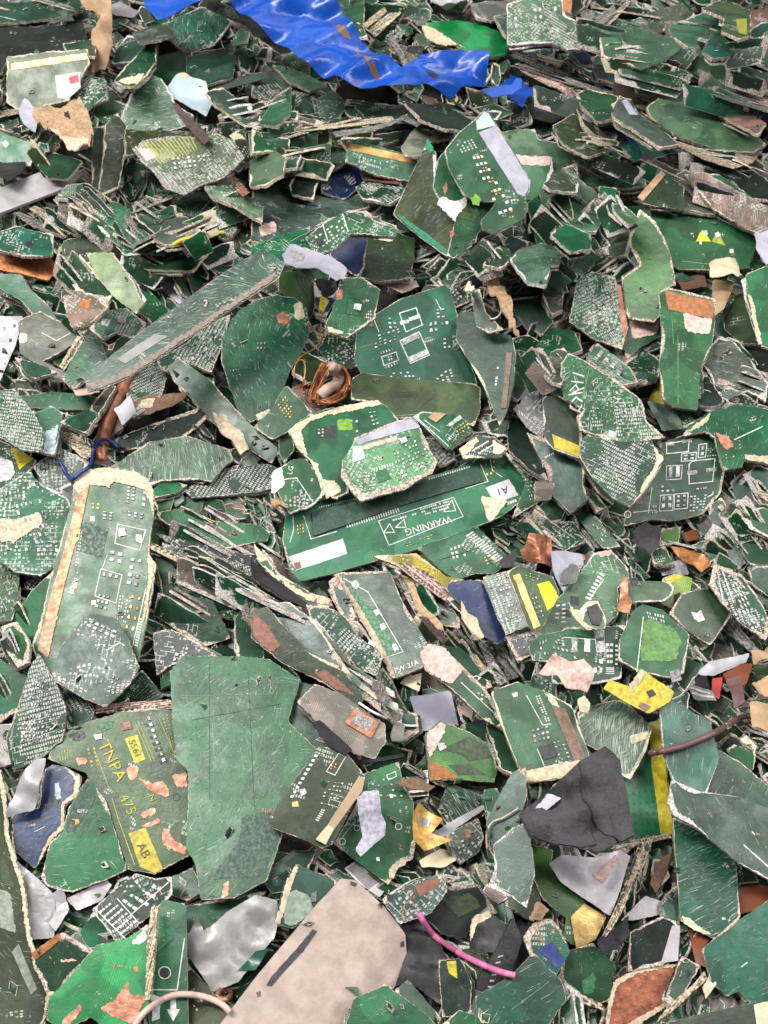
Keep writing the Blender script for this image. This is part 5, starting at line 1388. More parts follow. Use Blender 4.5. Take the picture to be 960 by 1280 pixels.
1|d s4 a4||dark populated sliver just below the longest beige edge strip|740,260 860,290 960,330 960,390 850,390
2|d s3 a0 e0 r6||dark green board corner with brown top under the longest beige edge strip|885,400 910,378 985,400 985,560 890,552|P redbr dark_band:905,382 985,402 985,450 940,440
1|b s3||bright green sliver in the layered stack with a reddish tip|860,110 960,100 1010,130 960,160 880,150
T 320 640 3
2|g s4 a1 e1 r7|10,290|green board with yellow cream lower edge under the connector board|-10,125 90,238 200,305 285,330 272,355 200,352 105,282 10,182|P cream torn_edge fluff .6:95,250 130,270 180,305 280,322 275,350 200,335 120,290
2|@plastic_strip:plastic strip:dark dk c1||black ribbed edge strip below the connector board|-20,180 100,270 192,340 182,358 90,312 -15,242
3|teal s4 a0 e1 r8|12,240|dark teal board with thick cream lower rim in the slanted stack|38,352 120,340 222,420 340,592 445,685 530,725 535,750 440,690 330,612 150,492 40,425
2|k s3 a1|10,250|blackish green board above the thick cream rim in the slanted stack|195,405 290,390 472,530 522,680 502,712 440,682 330,580
3|d s3 a5 e0|12,250|black populated board with small chips at one end of the slanted stack|188,350 290,368 332,400 372,460 472,540 452,612 382,582 280,482 208,402|Q wsil solder_dot solder 6 3 .4 .5 .7:370,480 460,540 440,570 360,520|P wsil solder_blob solder .8:425,480 450,490 445,505 420,495
3|O s4 a0 e0 r6|12,240|dark green board with rust-brown patches and beige rim in the slanted stack|-15,370 40,358 200,540 330,600 402,702 382,727 270,645 100,562 -15,470|P redbr dark_band print .4:-12,372 40,420 92,500 60,527 -12,465|P redbr dark_band print .4:215,605 262,590 380,690 300,665
4|d s4 a1 e0 r4 q1.5 h3|14,210|dark green rectangular board with printed white frame and code near its lower end|290,222 350,230 500,225 542,332 642,500 622,580 522,622 480,532 400,382|L wsil 1.1:480,548 552,525 420,300 330,250|X wsil 9 21:566,582 PW-21A|P wsil solder_dot solder .6:358,262 378,256 390,275 378,290 360,284|P wsil solder_dot solder .5:510,500 525,495 537,518 520,525|P sil solder_dot solder .5:465,425 480,415 490,435 472,445|P sil solder_dot solder .5:440,370 460,362 468,380 450,390|P beige torn_edge fluff 1:284,222 305,225 400,370 490,530 528,620 512,625 470,540 390,400|P green solder_mask_patch:340,265 440,370 545,525 480,545 400,400
2|teal s3 a0 e0 r7|16,220|dark green narrow board with grey edge beside the framed rectangular board|273,262 298,240 382,420 377,472 340,432
2|@board_strip:board strip:fluff mauve c.8||brownish frayed strip along the far side of the framed rectangular board|508,208 560,252 660,400 722,480 700,495 640,430 520,262
3|@torn_fibre:torn laminate:fluff tan c1.6||tan splintered fibre in the slanted sheaf of boards|545,258 570,268 620,360 700,470 705,490 680,480 600,380
2|d s3 a1 e0 r6|14,220|dark green board at the upper end of the slanted sheaf|540,198 600,218 762,400 762,432 700,422 560,262
3|@board_strip:board strip:fluff pinkw c.8||pinkish beige crumbly strip beneath the olive gold-dotted board|520,192 560,188 640,225 745,320 770,345 720,342 600,255
2|@board_strip:board strip:fluff grey c.7||first grey edge from the framed board in the slanted sheaf|528,330 560,370 640,500 702,540 692,562 620,500
1|@board_strip:board strip:fluff beige c.7||beige edge in the middle of the slanted sheaf near the pink-ended board|758,468 792,480 902,650 880,672 790,542
1|@board_strip:board strip:fluff grey c.7||grey edge of the slanted sheaf just below the navy torn piece|828,478 862,490 942,640 905,655
1|@board_strip:board strip:fluff grey c.7||last grey edge of the slanted sheaf under the pad-covered rectangle|888,488 932,500 985,620 945,632
1|d s3 a1||dark board between two grey edges of the slanted sheaf|695,498 752,478 882,660 842,665
1|k s3 a1||black-green board in the slanted sheaf below the navy torn piece|640,330 760,400 830,480 740,470
2|olv s4 a2 e1 r6|10,290|olive-yellow board with small gold dots under the pin-marked green board|438,168 600,158 702,240 790,262 742,285 700,272 610,222 520,190|Q gold solder_dot gold 4 2 .4 .4 .8:610,190 680,215 670,240 600,215
3|n s4 a0 e0 r7|12,270|navy blue torn piece with beige frayed lower edge in the slanted sheaf|708,282 740,258 852,260 902,392 942,482 902,492 830,442 810,382 760,332
3|@torn_fibre:torn laminate:fluff beige c1.8||frayed beige fibre at the navy torn piece's lower side|760,360 790,400 820,420 850,490 835,500 800,460 765,420
4|g s4 a1 e0 r7 q2|12,280|green board strip with a fuzzy pink bare end|618,532 650,498 702,512 772,582 852,660 912,740 935,822 860,775 730,655 640,592|P pinkw bare_patch fluff .9:614,532 648,494 702,508 778,585 732,650 645,600|L wsil 1:770,640 910,770|Q wsil solder_dot solder 3 2 .6 .6 .7:830,670 870,690 870,720 820,700
4|@plastic_square:plastic square:plastic lavg c.5 h1 q1|12,290|small lavender-grey square of sheet near the yellow-green patterned board|574,692 640,685 730,668 762,802 700,812 620,822
4|y s3 a0 e0 r5 h3|12,280|yellow-green patterned board with pinkish edge beside the lavender-grey square|640,832 692,786 802,830 882,882 902,952 892,1010 780,1000 655,1005|P pinkw bare_patch print .6:638,832 692,786 715,802 680,880 650,925|P orange bare_patch fluff .6:650,930 700,950 760,1000 655,1005|P O printed_patch:700,890 760,860 800,840 870,880 880,920 800,935 770,910|P O printed_patch:720,950 800,945 860,985 760,985|P silver solder_blob solder 1.2:680,870 705,865 715,885 690,898
4|P s6 a1 e0 r6 h2.5|12,280|dusty pinkish board carrying a copper-framed chip|158,712 222,650 310,680 482,800 482,862 442,922 370,902 220,772|P cu copper_frame copper 1.6:333,792 370,738 462,790 432,852|P steel chip solder 2.2:358,788 380,754 442,790 420,828
3|g s5 a1 e0 r6|8,280|dusty green board with pale rim beneath the copper-framed chip board|106,782 150,640 222,650 200,700 300,800 332,872 250,902 118,822
4|@plastic_strip:plastic strip:dark dk c.7||dark grey strip beside the copper-framed chip board|208,790 240,780 362,890 332,912 268,872
5|@tube_wire:wire:wire wsil|1.6|thin pale wire between copper-framed chip board and lavender-grey square|385,715 430,745 480,770 550,798 608,802
3|@foil_scrap:foil scrap:metal grey c2||grey curled scrap beside the copper-framed chip board|498,862 520,808 552,830 540,892 500,902
3|@torn_fibre:torn laminate:fluff beige c2||curled beige strip below the lavender-grey square|528,902 600,830 602,862 560,902
3|@paper_sheet:torn paper:paper cream c1||cream scrap just below the printed-code end of the framed rectangular board|540,640 560,618 622,600 612,672
3|@foil_scrap:foil scrap:metal pinkw c2||pinkish scrap between lavender-grey square and pink-ended board|758,740 820,750 812,802 768,792
2|d s3 a1||dark green board scrap below the lavender-grey square|540,740 600,760 610,820 560,860 520,800
2|d s4 a1 e0||dark green board between pink-ended strip and yellow-green patterned board|770,800 860,780 905,880 880,960 840,860
1|d s3 a4||dark populated board under the copper-framed chip board's near end|380,920 480,880 580,900 560,960 420,970
2|@board_strip:board strip:dark dk c.4||thin dark grey rod lying near the copper-framed chip board|370,935 555,905 560,918 375,950
T 640 640 3
2|d s4 a5||dark populated board just below the outline-printed board's corner|58,38 232,38 272,112 200,140 100,105
3|g s4 a3 e0 r7|16,220|narrow green board with pale rim and white pads below the outline-printed board|238,0 292,8 402,130 345,135 280,62|Q wsil solder_dot solder 3 3 .5 .5 .6:290,30 340,70 380,120 340,120
3|@torn_fibre:torn laminate:rag char c2.6||dark grey fluffy lump below the outline-printed board|438,92 500,50 552,80 542,152 500,182 458,142
2|y s3 a0||small bright green board bit behind the dark grey fluffy lump|545,68 632,58 622,112 558,122
2|@plastic_plate:plastic scrap:plastic rust c1||brownish pink scrap beyond the small bright green bit|638,80 692,58 702,100 658,108
2|l s5 a1||dusty green crumbled board in the hollow below the outline-printed board|638,150 720,108 795,170 720,192 648,172
3|@torn_fibre:torn laminate:copper orange c2||orange-brown torn strip in the hollow below the outline-printed board|588,150 640,148 742,220 702,252 638,202
3|@metal_scrap:metal scrap:metal silver c1.6||small grey metal scrap beside the lime green piece|538,210 640,198 662,242 558,252
2|l s5 a3||dusty green rough board next to the dark grey fluffy lump|518,150 570,128 602,192 538,192
3|d s3 a0 e0 r7|16,220|dark upright board with beige side near the right border|738,-10 792,-10 872,190 850,217 758,62
2|d s3 a1 e3 r6||dark green board with white rim at the right border below the scalloped one|858,80 985,55 985,192 900,194 868,150
3|green s4 a1 e3 r7|14,240|green board with wide white rim at the right border|828,-12 985,-12 985,102 900,62
T 600 680 4.8
3|l s5 a2 e3 r5|9,285|large light teal board with silvery printed lines and broken holes|342,562 400,430 520,272 600,180 690,60 780,38 882,150 885,202 822,262 818,422 752,482 700,520 600,520 500,562|P k hole dark .3:540,310 592,322 592,372 545,360|P k hole dark .3:490,395 535,400 550,440 510,440|Q wsil printed_marking print 8 1 .5 .9 .9:625,330 720,165 750,185 665,345|L wsil 1.2:655,335 740,215|Q wsil printed_marking print 2 5 .6 .4 .8:450,360 520,350 520,480 440,480|P pinkw bare_patch fluff .5:690,62 775,38 790,70 720,80|L lgreen .8:560,260 720,110
4|g s3 a2 e3 r5|8,285|green board printed with white component boxes below the light teal board|298,622 350,555 490,530 510,505 690,510 862,490 842,680 842,802 702,832 440,832 430,702 320,692|P wsil solder_dot solder .5:690,515 738,515 738,568 690,568|P wsil solder_dot solder .5:702,590 748,582 745,640 705,645|L wsil .9 c:684,510 740,510 748,645 700,648|Q wsil solder_dot solder 2 1 .5 .9 1:530,570 680,570 680,655 530,655|Q wsil printed_marking print 2 4 .8 .5 1:752,590 800,590 795,725 760,725|L wsil .9:500,562 690,575|Q wsil solder_dot solder 3 1 .6 .7 1:640,735 740,735 740,785 640,785|Q wsil printed_marking print 1 4 .8 .4 1:748,740 810,740 810,785 748,785|Q wsil printed_marking print 1 5 .8 .5 1:808,600 830,600 825,735 808,735|P wsil solder_blob solder 1:712,695 738,690 735,722 715,722|Q wsil solder_dot solder 5 4 .55 .5 .65:420,560 520,600 620,740 450,720|Q wsil solder_dot solder 3 3 .5 .5 .7:350,590 400,560 420,680 360,670|P green solder_mask_patch:510,515 680,515 680,560 510,548
5|l s3 a1 e1 r8|10,280|small chip-carrying board with thick cream rim on the light teal board|540,390 600,402 640,350 702,343 752,450 747,502 640,505 570,432|P dk chip dark 1.2:640,382 702,358 737,420 717,492 672,482|P cream torn_edge fluff .7:538,375 560,385 580,430 650,490 680,505 630,508 560,435
4|@copper_flake:copper flake:copper cu c2|10,270|pinkish copper flake beside the light teal board|828,240 868,228 872,330 898,370 882,437 815,422 826,330
3|g s5 a5 e0 r5|14,230|pad-covered grey-green rectangular board beside the navy torn piece|22,200 170,163 292,490 160,542 105,430|Q wsil solder_dot solder 4 9 .6 .4 .6:90,200 160,180 260,470 190,500
4|o s3 a2 e1 r4 q1.8|10,290|olive board with gold comb contact strip and a bright yellow label|168,168 230,138 332,170 430,200 472,292 402,432 350,532 290,482 208,262|P gold gold_contact_strip gold .5:196,192 238,178 362,490 322,512 228,262|P yelb sticker paper .4:343,243 415,223 472,310 440,372 405,397|Q wsil solder_dot solder 4 3 .4 .4 .8:260,165 370,190 340,240 270,210|Q wsil solder_dot solder 2 6 .4 .4 .8:290,290 330,280 390,440 355,460|L brown .8:415,235 425,255
3|k s3 a2 e0 r6|12,240|black-green board piece with beige side under the gold comb contact board|156,552 280,500 342,530 342,642 230,700|Q wsil solder_dot solder 3 3 .3 .3 .6:200,560 320,530 310,630 220,640
4|@copper_foil:copper foil:copper cu c3|12,290|crumpled reddish copper foil next to the white sheet scrap|218,80 245,60 260,0 402,-5 417,192 350,172 238,132
3|@paper_sheet:torn paper:paper lav c1.2||lavender-white sheet scrap between copper foil and light teal board|412,70 500,58 602,80 612,132 540,252 480,320 418,192
4|G s4 a0 r3|14,280|grey-green sliver lying on the lavender-white sheet scrap|488,242 500,170 550,123 607,130 570,230
2|@plastic_plate:plastic scrap:plastic tan c1||small tan scrap above the light teal board's tip|615,40 650,15 690,40 640,90 615,100
2|@metal_scrap:metal scrap:rag char c1.6||dark grey lump by the pin-marked green board's end|130,110 205,70 215,120 180,170 120,170
T 640 640 3
4|l s3 a0 e3 r4 q1.6 h3|12,280|small light green rounded bar lying beside the light teal board|428,265 440,262 590,265 603,282 600,302 570,332 440,335
3|lime s2 a0 e1 r5|12,280|bright lime green piece with yellow edge by the light green rounded bar|570,250 620,235 672,250 662,322 600,357 558,340|P yel printed_patch print .4:572,250 620,236 640,244 590,268
4|green s3 a0 e0 r4 q1.6|10,280|six-sided green board crossed by one thin white line|408,482 450,390 462,368 490,350 562,370 662,460 642,602 600,618 560,612 470,590 403,552|L wsil 1.1:492,395 468,600|P y solder_mask_patch:495,400 600,430 640,480 610,560 480,560|Q wsil printed_marking print 7 2 .4 .6 .8:500,370 570,385 575,420 510,400|P silver solder_blob solder 1:590,600 625,590 635,630 600,640
4|O s3 a1 e0 r4 q1.5|14,270|dark olive square board with a white central mark|593,380 640,308 722,290 802,350 822,382 742,497 660,442|P wsil solder_dot solder .5:670,375 690,380 708,368 722,405 700,415 682,400
4|d s4 a6 e0 r6|14,230|dark board striped with white lines and a pinkish rim|743,272 760,198 822,220 902,330 962,440 952,477 870,422 790,342|L wsil 1.2:770,220 790,330|L wsil 1.2:790,225 830,340|Q wsil printed_marking print 3 8 .5 .5 .75:810,240 860,280 940,440 870,400
3|d s4 a1 e0 r6|12,240|dark board with beige rim at the right border beyond the white-striped dark one|888,210 985,188 985,392 920,312
3|@board_strip:board strip:fluff grey c.8 h2|14,230|grey-pink edge bar under the white-striped dark board|788,440 822,398 932,520 922,548 868,502
4|@metal_scrap:metal scrap:metal silver c1|12,290|elongated grey metal lump below the dark olive square board|693,602 740,560 892,528 882,562 760,612 708,612
5|@foil_scrap:metal foil:fluff pinkw c4|10,290|pinkish-grey crumpled torn foil on the lower side of the component-box board|78,642 130,568 200,590 250,578 282,640 262,702 230,690 180,692 150,640 108,652
5|@yellow_board_piece:board piece:print yel c.7 h1.9|10,280|bright yellow notched board piece with a square hole|343,662 365,628 442,655 482,588 607,675 592,712 512,757 420,712|P dk hole dark .3:502,675 525,665 540,685 515,698|P brown printed_marking:480,715 520,730 500,750 470,730|P beige torn_edge fluff .5:440,655 482,590 500,605 455,680
4|g s3 a1 e1 r6 q1.8|9,285|green board with brown strip and black components by the charcoal rag|-75,675 20,640 60,655 130,680 222,730 292,932 240,990 60,1012 20,932 -40,785|P brown brown_strip print .5:148,728 200,738 278,925 240,950|P cream torn_edge fluff .7:22,980 100,960 250,930 280,940 240,992 60,1014|P cream torn_edge fluff .6:120,678 150,690 180,735 150,730|Q sil solder_dot solder 4 3 .6 .5 .9:70,815 135,795 145,855 80,870|P dk chip dark 1:100,880 155,865 170,915 118,930|Q wsil solder_dot solder 4 1 .4 .8 1:100,885 155,870 158,885 103,900|Q wsil solder_dot solder 3 6 .6 .4 .8:150,860 190,850 230,940 180,950|L wsil .9:55,690 115,800 145,795|Q wsil printed_marking print 2 12 .5 .5 .8:85,690 105,685 145,785 125,790|P wsil solder_dot solder .4:0,682 20,675 22,690 5,695|L wsil .9:95,890 120,950
2|d s3 a1 e0||dark board behind the brown-strip board's torn side|-90,800 -50,790 20,940 40,1000 -40,960
4|l s9 a0 e1 r5|8,285|light teal board covered with parallel scratches beside the brown-strip board|250,752 300,730 390,708 432,720 522,810 500,892 440,1002 390,962 330,892 268,862|P cream torn_edge fluff .4:440,840 510,820 505,850 450,870
4|@torn_fibre:torn laminate:fluff cream c2||cream laminate lump between brown-strip and scratched light teal boards|225,760 250,748 272,780 265,812 232,810
3|b s2 a0 e0 r3 q1.6|9,270|bright green board with rows of drill holes and a yellow side band|510,792 562,778 577,962 602,1202 590,1212 450,1232 425,1150 420,990 480,902|P yel printed_stripe print .4:512,790 562,780 580,990 603,1205 558,1212 525,965|Q k drill_hole print 4 5 .18 .18 1:440,1000 530,980 550,1190 450,1190
4|t s5 a0 e3 r4|9,280|dark teal triangular board crossed by the purple-brown wire|558,722 592,706 742,790 772,920 722,1072 610,1012 573,900
6|@tube_wire:wire:wire mauve|3.8|thick purple-brown wire over the dark teal triangular board|520,905 580,893 640,878 700,855 760,828 850,775 900,765 985,772
2|@cardboard_scrap:cardboard scrap:paper tan c3||upper crumpled tan cardboard at the right border|883,592 985,515 985,622 900,632
2|@cardboard_scrap:cardboard scrap:paper tan c3||middle crumpled tan cardboard at the right border|868,682 985,640 985,742 900,722
3|@cardboard_scrap:cardboard scrap:paper tan c3||lower crumpled tan cardboard at the right border beside the wire|888,795 985,780 985,892 898,880
2|@plastic_plate:plastic scrap:plastic rust c1||rust-brown plate beside the crumpled tan cardboard|788,612 860,570 902,570 882,642 828,682
3|@plastic_strip:plastic scrap:plastic red c.8||tiny red bit beside the rust-brown plate|750,625 792,620 778,702 750,692
2|@paper_sheet:torn paper:paper grey c1.6||grey and white striped scrap below the dark purple plate|648,660 742,690 762,732 680,722|P wsil printed_marking:665,675 740,700 738,706 663,682|P wsil printed_marking:670,695 750,715 748,722 670,703
2|@foil_scrap:foil scrap:metal mauve c2||grey-mauve foil next to the tiny red bit|798,660 850,650 872,742 830,762
3|green s4 a1 e1 r9|12,280|small green board framed by thick cream edges near the purple-brown wire|808,892 880,840 912,880 902,962 858,985
2|d s3 a1||dark green board behind the cream-framed small green one|718,930 750,888 852,940 842,1002
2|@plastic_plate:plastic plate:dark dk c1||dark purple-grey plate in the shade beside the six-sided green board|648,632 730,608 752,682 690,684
1|l s5 a2||pale green dusty scrap by the lower right cardboard|880,930 985,890 985,960 910,980
T 0 960 3
4|n s4 a0 e1 r5|10,290|large navy blue board with beige torn rim near the left border|38,202 60,170 150,150 172,5 200,-8 242,-2 302,30 292,102 240,142 242,232 190,272 130,372 60,312|P beige torn_edge fluff .6:240,-2 304,28 292,104 242,142 244,232 190,274 140,370 150,330 185,260 230,220 232,135 275,95 280,40|P paleb bare_patch print .3:205,60 225,50 230,110 210,120|L paleb .8:130,240 170,220
5|@foil_scrap:metal foil:metal silver c2.6|14,280|crumpled grey foil over the navy board's corner|28,192 68,100 110,15 150,-28 182,-32 162,92 140,162 60,182
3|b s4 a0 e0 r4|9,285|smooth bright green board between navy board and yellow-lettered board|158,412 190,282 240,242 262,150 330,40 392,122 472,382 400,412 270,462 180,442|X wsil 6 2:310,163 KMU|P orange copper_patch copper .5:270,192 292,190 296,208 275,215|P dgreen solder_mask_patch:262,155 330,45 360,115 280,240 245,240
3|O s5 a2 e1 r5|12,0|long scuffed olive board with wide cream edge along the left border|-40,-60 20,100 30,252 92,450 112,642 192,832 162,962 60,975 -40,975|P cream torn_edge fluff .8:-38,-60 5,20 22,100 32,252 94,450 114,642 192,832 162,962 155,960 178,835 100,650 80,460 20,260 8,110|P dusty printed_stripe print .4:45,690 70,660 140,830 115,850|P dusty bare_patch print .3:-10,450 40,470 60,620 0,600|P O solder_mask_patch:0,350 20,340 55,450 10,440
2|@metal_scrap:metal scrap:metal steel c1.8||dark grey metal lump below the navy board|38,332 120,400 200,480 212,560 202,642 110,652 90,452
3|@metal_scrap:metal scrap:metal silver c2||pale grey metal nugget beside the dark metal lump|170,502 222,470 245,480 262,542 210,622 188,592
2|@foil_scrap:metal foil:metal silver c1.2|10,290|pale grey metal sheet under the smooth bright green board|253,492 400,420 422,440 380,502 290,537
4|G s4 a3 e3 r3|12,290|grey board printed with a lattice of white component boxes|348,532 510,398 580,420 642,410 642,472 510,592 440,652|Q wsil printed_marking print 5 6 .75 .35 .95:365,535 420,490 520,580 455,635|Q wsil printed_marking print 4 5 .35 .8 .9:430,490 520,410 620,440 520,560|Q d printed_marking print 3 2 .8 .7 1:455,470 540,410 580,440 490,520|L wsil 1.3:355,525 470,640|L wsil 1.3:480,560 630,430|L wsil 1.2:440,490 520,580
2|b s2 a0||dark bright-green board tucked below the white-lattice grey board|298,622 358,530 440,652 340,672
3|d s4 a0 e0 r5|10,280|dark green board with orange upper edge near the left border|118,712 232,620 352,690 300,750 250,802 190,865 130,742|P orange copper_edge copper .6:118,695 218,622 232,640 130,722|P pinkw bare_patch fluff .4:230,715 275,712 290,722 230,725
4|e s3 a0 e0 r3|8,280|vivid green board with copper-coloured torn patches near the bottom|188,862 250,802 300,745 362,670 480,642 552,590 562,702 552,882 492,962 420,985 340,930 230,985 180,942|P ored copper_patch copper .4:375,905 430,870 480,800 490,850 552,858 500,962 430,935|P ored copper_patch copper .4:245,930 300,890 310,900 262,965 230,960|P wsil bare_patch fluff .5:490,660 545,600 555,640 530,660|P orange copper_patch copper .3:420,738 435,735 432,750 422,750|P orange copper_patch copper .3:445,740 460,740 455,752 446,750|P orange copper_patch copper .3:505,745 520,740 520,765 508,765
3|green s3 a0 e0 r3 q1.4|8,270|tall green board with a ringed hole and white printed arrow at the bottom|578,562 612,498 692,510 702,985 568,985 552,882 562,702|C wsil 1.2 7.5:618,768|P dk hole dark .3:605,755 618,748 632,755 638,768 632,782 618,788 605,782 600,768|L wsil 1.2:570,832 665,832 692,640|P wsil printed_arrow print .3:640,862 660,862 660,905 675,905 650,950 625,905 640,905|P wsil printed_patch print .3:575,850 600,860 600,940 570,950|L k .9:575,720 650,640|L lgreen .9:575,700 640,640
4|@board_strip:board strip:fluff beige c.8 h2||beige knobbly edge bar between vivid green and ringed-hole boards|568,520 592,518 585,640 567,872 545,872 553,640
4|@metal_foil:metal foil:metal grey c1.5|8,290|large crumpled aluminium foil beside the big pink-grey card|688,672 740,560 770,620 860,540 960,480 1040,500 1045,572 1030,642 960,720 900,802 800,842 720,722|P teal printed_patch plastic .5:890,765 960,690 1010,680 960,760
2|d s4 a1 e3||dark green board with white edge behind the crumpled aluminium foil|698,520 870,500 960,470 1000,460 880,560 740,622 690,640
6|@tube_wire:wire:wire pinkw|3.4|pale pinkish-grey wire curving past the printed arrow|500,975 525,935 560,900 610,868 660,850 720,850 780,862 830,885 862,915
3|@tube_copper_coil:coil:copper cu|1.6|small ring of copper wire beside the crumpled aluminium foil|815,850 830,830 855,832 865,850 850,866 825,866 815,852
3|d s3 a4||dark populated board between yellow-lettered and largest plain boards|640,412 720,378 765,460 700,492 640,472
3|d s3 a0 e0||dark green board corner at the bottom edge below the vivid green one|278,985 330,890 420,962 420,985
2|O s3 a3||olive-dark board under the small ring of copper wire|698,722 800,852 900,902 840,985 698,985
T 330 920 4.174
5|O s3 a2 e0 r3 q1.6|10,290|dark olive board with tan connector bar resting on the largest plain board|25,442 160,240 290,60 352,65 432,100 522,210 515,255 350,562 302,582 230,542 40,472|P tan connector_bar plastic 4:270,542 330,470 492,220 522,232 512,290 360,500 322,572|P cream connector_end plastic 4.2:270,545 335,470 365,490 320,572|Q wsil solder_dot solder 5 7 .6 .35 .7:330,230 420,240 380,380 290,360|Q wsil printed_marking print 1 10 .7 .5 .9:265,90 290,95 150,330 130,325|L wsil .9 c:390,90 425,110 370,205 325,185|Q gold solder_dot gold 2 3 .5 .5 .9:350,130 385,145 370,190 340,175|P wsil solder_blob solder .8:185,280 215,275 222,300 195,315|P gold solder_dot gold .4:145,345 178,342 180,368 148,370|P k hole dark .3:188,458 212,460 212,486 190,484|Q wsil printed_marking print 1 6 .8 .4 .9:300,380 325,385 285,450 265,440
3|green s3 a3 e0 r4|9,285|green board with white dots and ringed holes under the pinkish crumpled strip|515,205 702,138 722,252 772,342 782,562 770,642 700,660 650,772 480,642 370,562 500,332|Q wsil solder_dot solder 5 4 .35 .35 .7:540,230 700,200 740,330 560,320|L wsil .9 c:640,205 685,185 692,210 650,230|C wsil 1 4:702,472|C wsil 1 4:408,550|C wsil 1 3.5:485,480|P wsil solder_dot solder .4:585,635 602,632 605,650 588,652|P wsil solder_dot solder .4:655,305 672,303 675,322 658,322|L lgreen .9:640,410 720,440|L wsil .9:400,540 470,450|P beige torn_edge fluff .7:655,690 690,660 745,640 740,670 700,690 680,740 655,740
5|@paper_strip:torn paper strip:fluff lav c3.2|10,285|pinkish-grey crumpled paper strip on the white-dotted green board|478,332 520,320 592,315 602,422 632,482 622,542 530,622 500,652 473,612 510,542 488,432
4|@barcode_label:label:paper white c.4 h.5 q.6|9,285|white barcode label beside the big pink-grey card|418,692 482,648 642,792 602,842 500,772|Q dk printed_marking print 15 1 .45 .95 1:430,690 475,658 600,765 545,805
T 320 960 3
5|@cardboard_piece:cardboard:paper card c.35 h2.4 q1|9,280|big pink-grey card with a dark slot and a folded corner at the bottom|-145,975 0,782 220,520 318,415 372,420 482,520 560,622 567,702 522,822 430,872 382,852 330,935 322,985|F .28:540,600 250,985|P dk slot dark .3:38,815 55,785 150,680 212,605 230,612 175,690 100,770 58,820|P dk slot dark .3:355,425 380,430 372,445 355,440|P dk stain_spot print .3:545,648 556,645 556,668 546,670|P mauve stain_spot print .3:5,842 18,838 18,858 5,860
4|teal s2 a0 e0 r3 q1.4 h3|11,285|emerald board tile with a pale dusty lower part above the big pink-grey card|72,582 110,432 150,362 302,430 200,562 132,598|P dusty bare_patch print .3:112,470 150,455 200,475 216,525 195,562 132,596 100,580|P beige torn_edge fluff .6:72,580 115,425 150,364 160,372 130,455 90,588|P grey component solder 1:208,470 228,462 225,500 205,505
3|d s4 a5 e2 r7|12,280|rounded dark populated board under the dark olive connector-bar board|83,282 110,253 252,310 202,362 130,347|Q wsil solder_dot solder 4 3 .35 .4 .8:110,280 200,310 180,340 120,320
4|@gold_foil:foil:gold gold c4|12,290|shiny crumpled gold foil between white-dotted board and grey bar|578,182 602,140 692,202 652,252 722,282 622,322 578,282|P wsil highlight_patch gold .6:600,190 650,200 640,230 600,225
5|@metal_bar:metal bar:metal steel c.4 h2|12,290|narrow dark grey metal bar beside the gold foil|648,252 740,195 850,138 862,150 700,262 660,268
3|d s8 a1 e0 r4|12,285|dusty dark green board with curved scratched side behind the grey metal bar|690,152 722,58 862,110 872,152 720,215
3|G s5 a6 e0||grey-brown populated board under the grey metal bar|718,252 832,188 852,262 832,312 770,352 738,302|Q wsil solder_dot solder 4 4 .5 .5 .5:740,260 820,230 820,300 760,330|P ored copper_patch:780,230 800,225 805,260 785,262
4|@yellow_leaf:plastic scrap:plastic cream c1.4||pale yellow pointed scrap below the gold foil|608,362 690,328 792,360 702,400 620,392
4|G s6 a6 e0 r5|12,285|rusty populated board with orange beads beside the big pink-grey card|478,502 592,430 702,398 712,462 652,542 540,582|Q orange solder_dot copper 4 5 .55 .5 .6:560,470 600,440 590,580 540,570|P redbr bare_patch:590,440 690,410 680,450 610,480|P k hole dark .3:490,472 515,475 512,495 492,492
6|@tube_wire:wire:wire pink|3.4|thick bright pink wire at the bottom|612,545 640,595 682,640 760,692 850,738 910,762 970,778
2|@rubber_sheet:rubber sheet:dark blk c1.2||black rubber sheet below the bright pink wire|538,592 622,588 692,680 722,782 692,902 600,832 518,832 562,702
2|k s2 a0 e2 r8|12,280|black-green rounded board with grey rim above the bright pink wire|638,562 718,450 832,448 902,542 830,562 780,632 700,622|P O solder_mask_patch:690,490 800,470 850,520 760,560
3|@plastic_lump:plastic scrap:dark dk c1.6||black plastic lump with cream broken rim under the bright pink wire|778,682 800,560 872,548 922,602 892,702|P cream torn_edge fluff .6:778,660 800,560 862,540 872,560 815,590
2|@connector_block:connector:dark blk c.3 h6 q.5|14,280|black slotted connector block under the bright pink wire's end|828,800 900,680 962,560 1000,640 962,762 882,882 822,902|Q steel printed_marking print 1 7 .5 .3 1:900,700 940,690 880,860 850,850
3|k s3 a0 e0 r7|12,250|dark board with a yellow spot and beige rim beside the black rubber sheet|688,722 762,718 802,802 804,922 702,932|P yel printed_patch print .3:715,725 750,722 755,790 725,770
4|d s4 a1 e0 r7||small green board with beige end at the bottom by the black rubber sheet|522,832 570,798 632,870 692,942 660,975 600,922
5|green s4 a0 e0 r3|8,280|dark green board with wavy upper side overlapping the big pink-grey card|328,985 372,862 420,850 482,813 562,872 640,930 700,985
5|green s5 a1 e0 r5||green crinkled board along the bottom edge beside the wavy-topped one|672,985 760,912 820,930 872,985
3|b s2 a0 e3 r4|16,220|narrow bright green board beside the dark teal upright one|858,82 900,78 912,110 888,160 870,192
3|teal s3 a0 e0 r4|16,210|dark teal upright board with a thin pale wire in front|868,202 930,80 962,20 1005,0 1010,100 965,252 922,330 880,300
3|@tube_wire:wire:wire beige|1.1|thin beige wire over the dark teal upright board|985,150 930,185 885,205 865,250 870,320 880,345
4|G s5 a2 e3 r4|16,210|grey-green board with pale frayed rim beside the charcoal rag|893,290 962,230 1020,200 1040,400 1010,520 960,480 873,442 900,380
